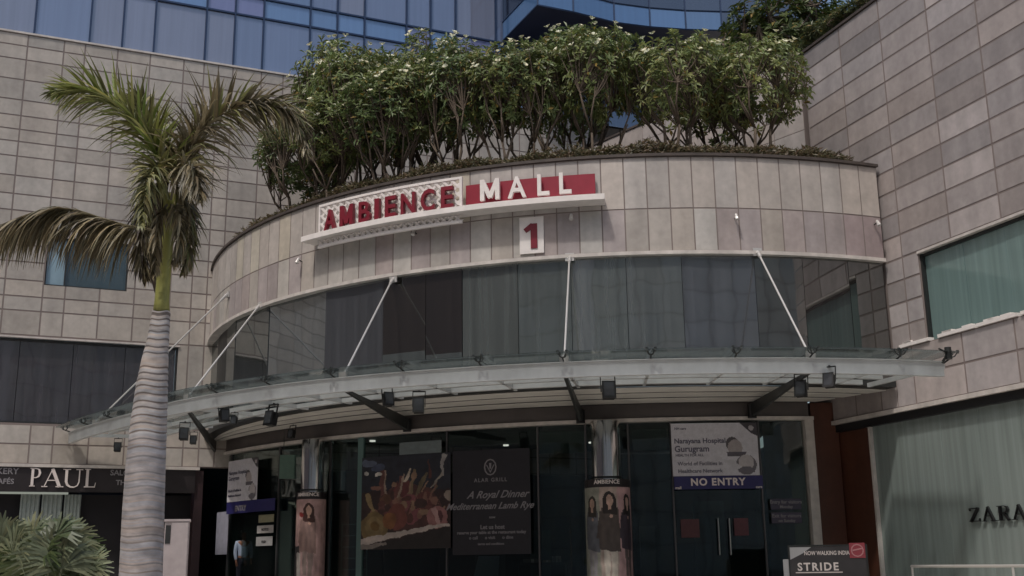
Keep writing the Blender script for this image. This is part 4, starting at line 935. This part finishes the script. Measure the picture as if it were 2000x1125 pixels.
# (px of base, py of base, radius from axis, top px y, crown width px, proto, label)
TR = [(592, 388, 12.6, 240, 200, 1, 'lowest and leftmost frangipani, half hidden by palm fronds'), (690, 352, 12.5, 95, 190, 0, 'tall frangipani rising behind the left end of the sign lattice'),
      (790, 338, 12.5, 120, 190, 3, 'frangipani above the left half of the sign lattice'), (905, 318, 12.5, 90, 175, 1, 'frangipani above the right end of the sign lattice'),
      (1045, 295, 12.4, 75, 175, 0, 'frangipani above the word MALL'), (1165, 290, 12.4, 48, 185, 3, 'tallest frangipani right of the word MALL'),
      (1320, 285, 12.3, 78, 230, 2, 'broad bright frangipani above the middle of the round block'), (1480, 283, 12.2, 82, 220, 2, 'rightmost frangipani with open bare stems beside the tiled wing'),
      (660, 330, 10.9, 78, 190, 3, 'rear frangipani behind the left end of the row'), (850, 310, 10.6, 85, 190, 0, 'rear frangipani behind the gap left of centre'), 
      (650, 368, 12.9, 200, 175, 3, 'low front frangipani just above the left end of the sign lattice'), (745, 345, 12.9, 165, 185, 1, 'low front frangipani above the middle of the sign lattice'), (985, 300, 12.6, 92, 175, 0, 'frangipani above the left end of the red sign panel'), (1120, 280, 10.4, 60, 190, 1, 'rear frangipani behind the tallest tree'), (1400, 278, 10.8, 85, 190, 0, 'rear frangipani behind the two bright trees on the right'), (750, 330, 11.4, 110, 170, 1, 'rear frangipani between the second and third trees')]
used = set()
def scl(o, sx, sz): o.scale = (sx, sx, sz)
for (bx, by, r, ty, wpx, pi, lb) in TR:
    c_ = Cyl(CX, CY, r); u_, _ = c_.px(bx, by); p = c_(u_, 10.15); d_ = p.y
    ztop = at_y(bx, ty, d_).z; H = ztop - 10.15; wm = wpx / 2250 * d_
    pr = protos[pi]
    o = pr if pi not in used else copy_tree(pr); used.add(pi)
    o['label'] = lb; o['group'] = grp; o['category'] = 'tree'
    H0 = (3.4, 3.4, 3.2, 3.5)[pi]; w0 = (2.3, 2.2, 2.5, 2.3)[pi]
    o.location = p; o.scale = (wm / w0 * 1.10, wm / w0 * 1.10, H / H0 * random.uniform(.96, 1.02)); o.rotation_euler.z = random.uniform(0, 6.28)
# big trees on the roof of the right wing
big = make_tree('rooftop_tree', 4.0, 2.2, 2.0, 520, S(84, 98, 52), 21, nstem=6, L_=.3, flowers=0, trunk_r=.1, lo=.1)
p = at_y(1530, 60, 32); big.location = (p.x, 32, ztR - .02); big['label'] = 'large dark green tree on the roof behind the tiled wing'
b2 = copy_tree(big); p = at_y(1455, 60, 35); b2.location = (p.x, 35, ztR - .02); b2.scale = (.8, .8, .95); b2.rotation_euler.z = 2; b2['label'] = 'smaller dark tree left of the large one on the roof'
for o in (big, b2): o['group'] = 'dark trees on the roof of the right wing'
# low shrubs along the roof edge
shr = make_tree('rooftop_shrub', .75, .6, .35, 90, S(92, 100, 66), 31, nstem=4, L_=.16, flowers=0, trunk_r=.02, crown_lo=.3, lo=.1)
for i, (x, y, lb) in enumerate(((1590, 95, 'low shrub on the roof edge nearest the frangipani row'), (1618, 70, 'low shrub second along the roof edge'), (1648, 46, 'low shrub in the middle of the roof edge'), (1676, 24, 'low shrub fourth along the roof edge'), (1702, 6, 'low shrub at the top of the picture on the roof edge'))):
    o = shr if i == 0 else copy_tree(shr); u_, _ = RW.px(x, y, -.5); o.location = RW(u_, ztR, -.45); o.rotation_euler.z = i * 1.3; o.scale = (1, 1, random.uniform(.7, 1.0)); o['label'] = lb; o['category'] = 'shrub'; o['group'] = 'shrubs along the roof edge of the right wing'
# ground cover along the parapet
gc = MB(); random.seed(5)
for i in range(30000):
    u_ = random.uniform(uLd + .3, uRd - .4); w_ = -.32 - abs(random.gauss(0, .30)); q_ = .6 + .4 * noise.noise(Vector((u_ * .9, w_ * 1.5, 2))) + .25 * noise.noise(Vector((u_ * 3.5, w_ * 3, 5)))
    h_ = 10.56 - w_ * .30 + random.random() ** 1.3 * .50 * q_ * (1.0 if u_ > -8 else .85); p = DR(u_, h_, w_ + random.uniform(0, .1)); a = random.uniform(0, 6.28)
    d = Vector((math.cos(a), math.sin(a), random.uniform(-.3, 1.2))).normalized(); c = tone(random.choice([S(104, 92, 68), S(92, 90, 60), S(116, 98, 78), S(84, 84, 56), S(128, 118, 92)]), .25)
    leaf(gc, p, d, Vector((math.sin(a), math.cos(a), 0.4)), random.uniform(.07, .17), .02, c)
tag(gc.build('ground_cover', M_leaf, fix=False), 'brownish ground cover plants trailing along the terrace parapet', 'ground cover', kind='stuff')

# ================================================================== ROYAL PALM
YP = 13.5
pm = thing('royal_palm', (at_y(275, 1108, YP).x - .03, YP, 0), 'tall royal palm with ringed grey trunk and drooping brown fronds', 'palm tree')
prof = [(275, 1500, 46), (275, 1125, 41), (280, 1000, 40), (285, 900, 38), (291, 820, 35), (297, 750, 31), (303, 700, 26), (310, 655, 21), (315, 610, 18.5)]
def pw(x, y, dy=0): return at_y(x, y, YP + dy)
pts = []; rr = []
for i in range(len(prof) - 1):
    (x0, y0, r0), (x1, y1, r1) = prof[i], prof[i + 1]; n = max(2, int((y0 - y1) / 3))
    for k in range(n): t = k / n; pts.append((x0 + (x1 - x0) * t, y0 + (y1 - y0) * t, r0 + (r1 - r0) * t))
pts.append(prof[-1]); P3 = []; R3 = []; ringp = 0; random.seed(3); mb = MB()
sc_ = YP / 2262
cc = []
phase = 0
for (x, y, r) in pts:
    per = 15 if y > 900 else 12 + (y - 600) / 300 * 4
    phase += 3.0 / per * random.uniform(.6, 1.4); f_ = phase % 1; amp = 1 if y < 820 else max(.25, 1 - (y - 820) / 140); gro = (-.022 if f_ < .2 else .008 * math.sin(f_ * 3.1)) * amp
    P3.append(pw(x, y)); R3.append(r * sc_ * (1 + gro)); dark = f_ < .2
    cc.append(tone(tuple(a_ + (b_ - a_) * amp for a_, b_ in zip(S(150, 144, 142), S(116, 108, 105))) if dark else S(174, 168, 166) if y < 860 else S(164, 158, 158), .07))
n = 22; b0 = len(mb.v)
for p_, r_ in zip(P3, R3):
    for k in range(n): t = 2 * math.pi * k / n; mb.v.append((p_.x + r_ * math.cos(t), p_.y + r_ * math.sin(t), p_.z + .012 * math.sin(3 * t + p_.z * 2)))
for i in range(len(P3) - 1):
    for k in range(n): mb.f.append((i * n + k, i * n + (k + 1) % n, (i + 1) * n + (k + 1) % n, (i + 1) * n + k)); mb.m.append(0); mb.c.append(cc[i])
mb.build('trunk', M_palmbark, pm, smooth=True)
mb = MB(); shaft = [(315, 612, 17), (316, 590, 15), (320, 540, 14), (325, 480, 13.5), (329, 430, 13), (332, 380, 13)]
mb.tube([pw(x, y) for x, y, r in shaft], [r * sc_ for *_, r in shaft], 16); mb.build('crownshaft', mat('green_shaft', S(142, 142, 78), rough=.5, noise=.2, nscale=6, stretch=(3, 3, .6)), pm, smooth=True)
mb = MB(); sh2 = [(318, 600, 8), (306, 540, 13), (303, 470, 15), (308, 400, 16), (320, 350, 12)]
mb.tube([pw(x, y, .12) for x, y, r in sh2], [r * sc_ for *_, r in sh2], 10); mb.build('dead_sheath', mat('dead_sheath', S(66, 54, 48), rough=.9, noise=.3, nscale=8), pm, smooth=True)
def bez(P, n):
    out = []
    for i in range(len(P) - 1):
        p0 = P[max(i - 1, 0)]; p1 = P[i]; p2 = P[i + 1]; p3 = P[min(i + 2, len(P) - 1)]
        for k in range(n):
            t = k / n; out.append(.5 * ((2 * p1) + (p2 - p0) * t + (2 * p0 - 5 * p1 + 4 * p2 - p3) * t * t + (3 * p1 - p0 - 3 * p2 + p3) * t ** 3))
    out.append(P[-1]); return out
def frond(path, cols, seed, ll=.62, droop=.6, dens=1.0, start=.1, name='frond', stiff=.0, rr_=.018, anr=(-1.0, 1.15)):
    random.seed(seed); P = bez([pw(x, y, d) for x, y, d in path], 14); L = len(P); mb = MB()
    mb.tube(P, [rr_ * (1 - .75 * i / L) for i in range(L)], 6, c=tone(cols[0], .1))
    tot = sum((P[i + 1] - P[i]).length for i in range(L - 1)); nl = int(tot / .014 * dens); ll = ll * 1.18
    for k in range(nl):
        t = start + (1 - start) * k / nl; fi = t * (L - 1); i = min(int(fi), L - 2); p = P[i].lerp(P[i + 1], fi - i); tan = (P[i + 1] - P[i]).normalized()
        for side in (-1, 1):
            s_ = tan.cross(Vector((0, 0, 1))); s_ = s_.normalized() if s_.length > .05 else Vector((1, 0, 0))
            upv = s_.cross(tan).normalized(); an = random.uniform(*anr)
            d = (s_ * side * math.cos(an) * .8 + upv * (math.sin(an) + .1 + stiff) + tan * (.55 + .5 * t)).normalized()
            l_ = ll * (math.sin(min(1, (t * .9 + .18)) * math.pi) ** .5 * .75 + .3) * random.uniform(.8, 1.12)
            w = .018; c = tuple(1.22 * q for q in tone(random.choice(cols), .22)); prevp = p; dd = d; g = droop * random.uniform(.45, 1.35)
            segs = 5; wv = (dd.cross(Vector((0, 0, 1))).normalized() if abs(dd.z) < .98 else Vector((1, 0, 0))); wv = (wv + Vector((random.uniform(-.5, .5), 0, random.uniform(-.6, .6)))).normalized()
            A_ = None
            for q in range(segs):
                dd = (dd + Vector((random.uniform(-.05, .05), random.uniform(-.05, .05), -g * .32))).normalized(); np_ = prevp + dd * l_ / segs
                ww = w * (1.0, 1.15, 1.0, .75, .35, .05)[q + 1]; w0_ = w * (.5, 1.15, 1.0, .75, .35, .05)[q] if q else w * .5
                mb.face([prevp - wv * w0_, prevp + wv * w0_, np_ + wv * ww, np_ - wv * ww], 0, c); prevp = np_
    o = mb.build(name, M_leaf, pm, fix=False); return o
GR = [S(136, 144, 82), S(114, 128, 64), S(156, 156, 100)]; BR = [S(122, 114, 92), S(100, 92, 74), S(148, 138, 112), S(88, 82, 62)]; MX = [S(118, 120, 78), S(98, 98, 62), S(142, 138, 98), S(82, 80, 56)]
frond([(328, 400, 0), (312, 320, -.05), (280, 255, -.1), (225, 205, -.2), (165, 178, -.3), (105, 180, -.45)], GR + MX[:2], 41, .58, .45, 1.05, .12)
frond([(330, 400, .1), (318, 330, .15), (300, 270, .3), (280, 220, .4), (262, 190, .5)], MX, 42, .5, .35, .9, .2)
frond([(334, 410, 0), (345, 345, 0), (378, 280, 0), (420, 232, .0), (475, 208, -.05), (525, 205, -.1), (570, 228, -.15), (600, 290, -.2)], BR + MX[:1], 43, .60, .75, 1.1, .12)
frond([(336, 400, .1), (350, 350, .2), (375, 300, .3), (400, 250, .4), (425, 215, .5)], BR, 44, .52, .2, .7, .25, stiff=.25)
frond([(322, 460, -.05), (290, 448, -.1), (245, 440, -.2), (195, 425, -.25), (145, 410, -.3), (95, 408, -.35), (40, 424, -.4), (-30, 455, -.5), (-90, 495, -.6)], BR, 45, .66, 1.5, 1.15, .2, anr=(-1.1, .15))
frond([(322, 360, .1), (298, 380, .12), (280, 430, .12), (275, 490, .12), (285, 540, .12)], BR + [S(64, 56, 50)] * 2, 46, .42, .8, 1.3, .05)
frond([(336, 360, .1), (358, 385, .12), (372, 430, .12), (370, 485, .12), (358, 530, .12)], BR + MX[:1], 47, .34, .7, 1.2, .05)
frond([(330, 390, -.1), (315, 340, -.3), (300, 330, -.6), (285, 370, -.9), (275, 440, -1.1)], MX, 48, .42, .8, .9, .15)
frond([(334, 390, -.1), (345, 340, -.3), (372, 325, -.6), (385, 350, -.8), (390, 390, -.9)], BR, 49, .40, .8, .9, .15)

frond([(334, 400, -.2), (346, 410, -.3), (352, 440, -.34), (348, 480, -.34), (340, 515, -.3)], BR, 50, .30, 1.1, .8, .1)
frond([(326, 400, -.2), (316, 415, -.3), (308, 450, -.32), (304, 500, -.3), (302, 540, -.28)], BR, 51, .26, 1.1, .8, .1)
# fan palm shrub at lower left
random.seed(77)
fp = thing('fan_palm', (at_y(80, 1100, 9.5).x, 9.5, 0), 'bushy light green fan palm at the lower left corner', 'plant')
def fan(c, n_, size, col, stalk0):
    mb = MB(); n_ = n_.normalized(); s0 = n_.orthogonal().normalized(); upv = Vector((0, 0, 1)) - n_ * n_.z
    upv = upv.normalized() if upv.length > .05 else s0; s_ = upv.cross(n_)
    mb.tube([stalk0, stalk0.lerp(c, .5) + Vector((0, 0, .06)), c], [.012, .010, .008], 5, c=col)
    N2 = 34
    for k in range(N2):
        a = RAD(-105 + 210 * k / (N2 - 1)) + random.uniform(-.03, .03); d = (upv * math.cos(a) + s_ * math.sin(a) + n_ * random.uniform(-.1, .25)).normalized(); l_ = size * random.uniform(.85, 1.05) * (1 - .15 * abs(k - N2 / 2) / N2)
        sd = d.cross(n_).normalized(); m1 = c + d * l_ * .55; tip = c + d * l_ - Vector((0, 0, l_ * .22)); cc_ = tone(col, .28)
        mb.face([c, m1 - sd * .014, m1 + sd * .014], 0, cc_); mb.face([m1 - sd * .014, tip - sd * .004, tip + sd * .004, m1 + sd * .014], 0, cc_)
    return mb.build('leaf_fan', M_leaf, fp, fix=False)
b_ = Vector(fp.location)
for i, (x, y, sz) in enumerate([(random.uniform(-20, 165), random.uniform(1050, 1130), random.uniform(.22, .36)) for _ in range(16)] + [(100, 1075, .34), (60, 1060, .34), (145, 1085, .34), (25, 1085, .36), (120, 1110, .38), (75, 1105, .4), (170, 1118, .30), (40, 1125, .38), (0, 1060, .32), (140, 1130, .36), (90, 1135, .4), (-20, 1110, .38), (110, 1045, .26)]):
    c = at_y(x, y, 9.5 + random.uniform(-.35, .35)); fan(c, Vector((random.uniform(-1.1, 1.1), -1, random.uniform(-.3, .9))), sz, random.choice([S(100, 112, 74), S(70, 84, 52), S(124, 130, 102)]), b_ + Vector((random.uniform(-.1, .1), random.uniform(-.1, .1), .5)))
mb = MB(); mb.tube([b_, b_ + Vector((0, 0, .6))], [.10, .07], 10); mb.build('stem', M_bark, fp)

# ================================================================== STREET BEHIND THE VIEWER (seen only in reflections)
ob = thing('tiled_building', (0, -34, 0), 'pale tiled building across the forecourt, mirrored in the glass', 'building')
M_opp = mat('opposite_stone', attr=True, rough=.7, noise=.15, nscale=.5)
random.seed(9)
OF = Flat(60, -34, -1, 0); mb = MB(); mb.box(OF, 0, 100, 0, 34, -10, 0, 1)
for i in range(50):
    for j in range(14): mb.box(OF, i * 2 + .05, i * 2 + 1.95, .5 + j * 2.4, 2.8 + j * 2.4, 0, .06, 0, stone(S(196, 194, 188), .12))
mb.build('wall', [M_opp, M_joint], ob)
mb = MB()
for x in (46, 68): mb.box(OF, x, x + 1.2, 2, 32, .07, .5)
mb.build('pier', M_white, ob)
o2 = thing('reflection_building', (-45, 0, 0), 'unseen pale building with dark upper floors, added to darken what the glass mirrors', 'building')  # added out of view so the curved glass mirrors less bright sky
OF = Flat(-45, 26, 0, -1); mb = MB(); mb.box(OF, 0, 60, 0, 40, -10, 0, 1)
for i in range(30):
    for j in range(16): mb.box(OF, i * 2 + .05, i * 2 + 1.95, .5 + j * 2.4, 2.8 + j * 2.4, 0, .06, 0, stone(S(190, 188, 192), .12))
mb.build('wall', [M_opp, M_joint], o2)
mb = MB(); mb.box(OF, 18, 44, 19.5, 39, .07, .4); mb.build('window', M_black, o2)  # black box added to mirror as a dark patch

lp = thing('reflection_mast', (-5.6, -15, 0), 'thick white mast added out of view, mirrored as a pale stripe in the curved glass', 'mast')  # invented mast, put here only for its mirrored stripe
mb = MB(); mb.tube([(-5.6, -15, 0), (-5.6, -15, 26)], [.55, .45], 16); mb.build('shaft', M_white, lp)
mb = MB(); mb.tube([(-5.6, -15, 0), (-5.6, -15, .5)], .9, 16); mb.build('base', M_white, lp)
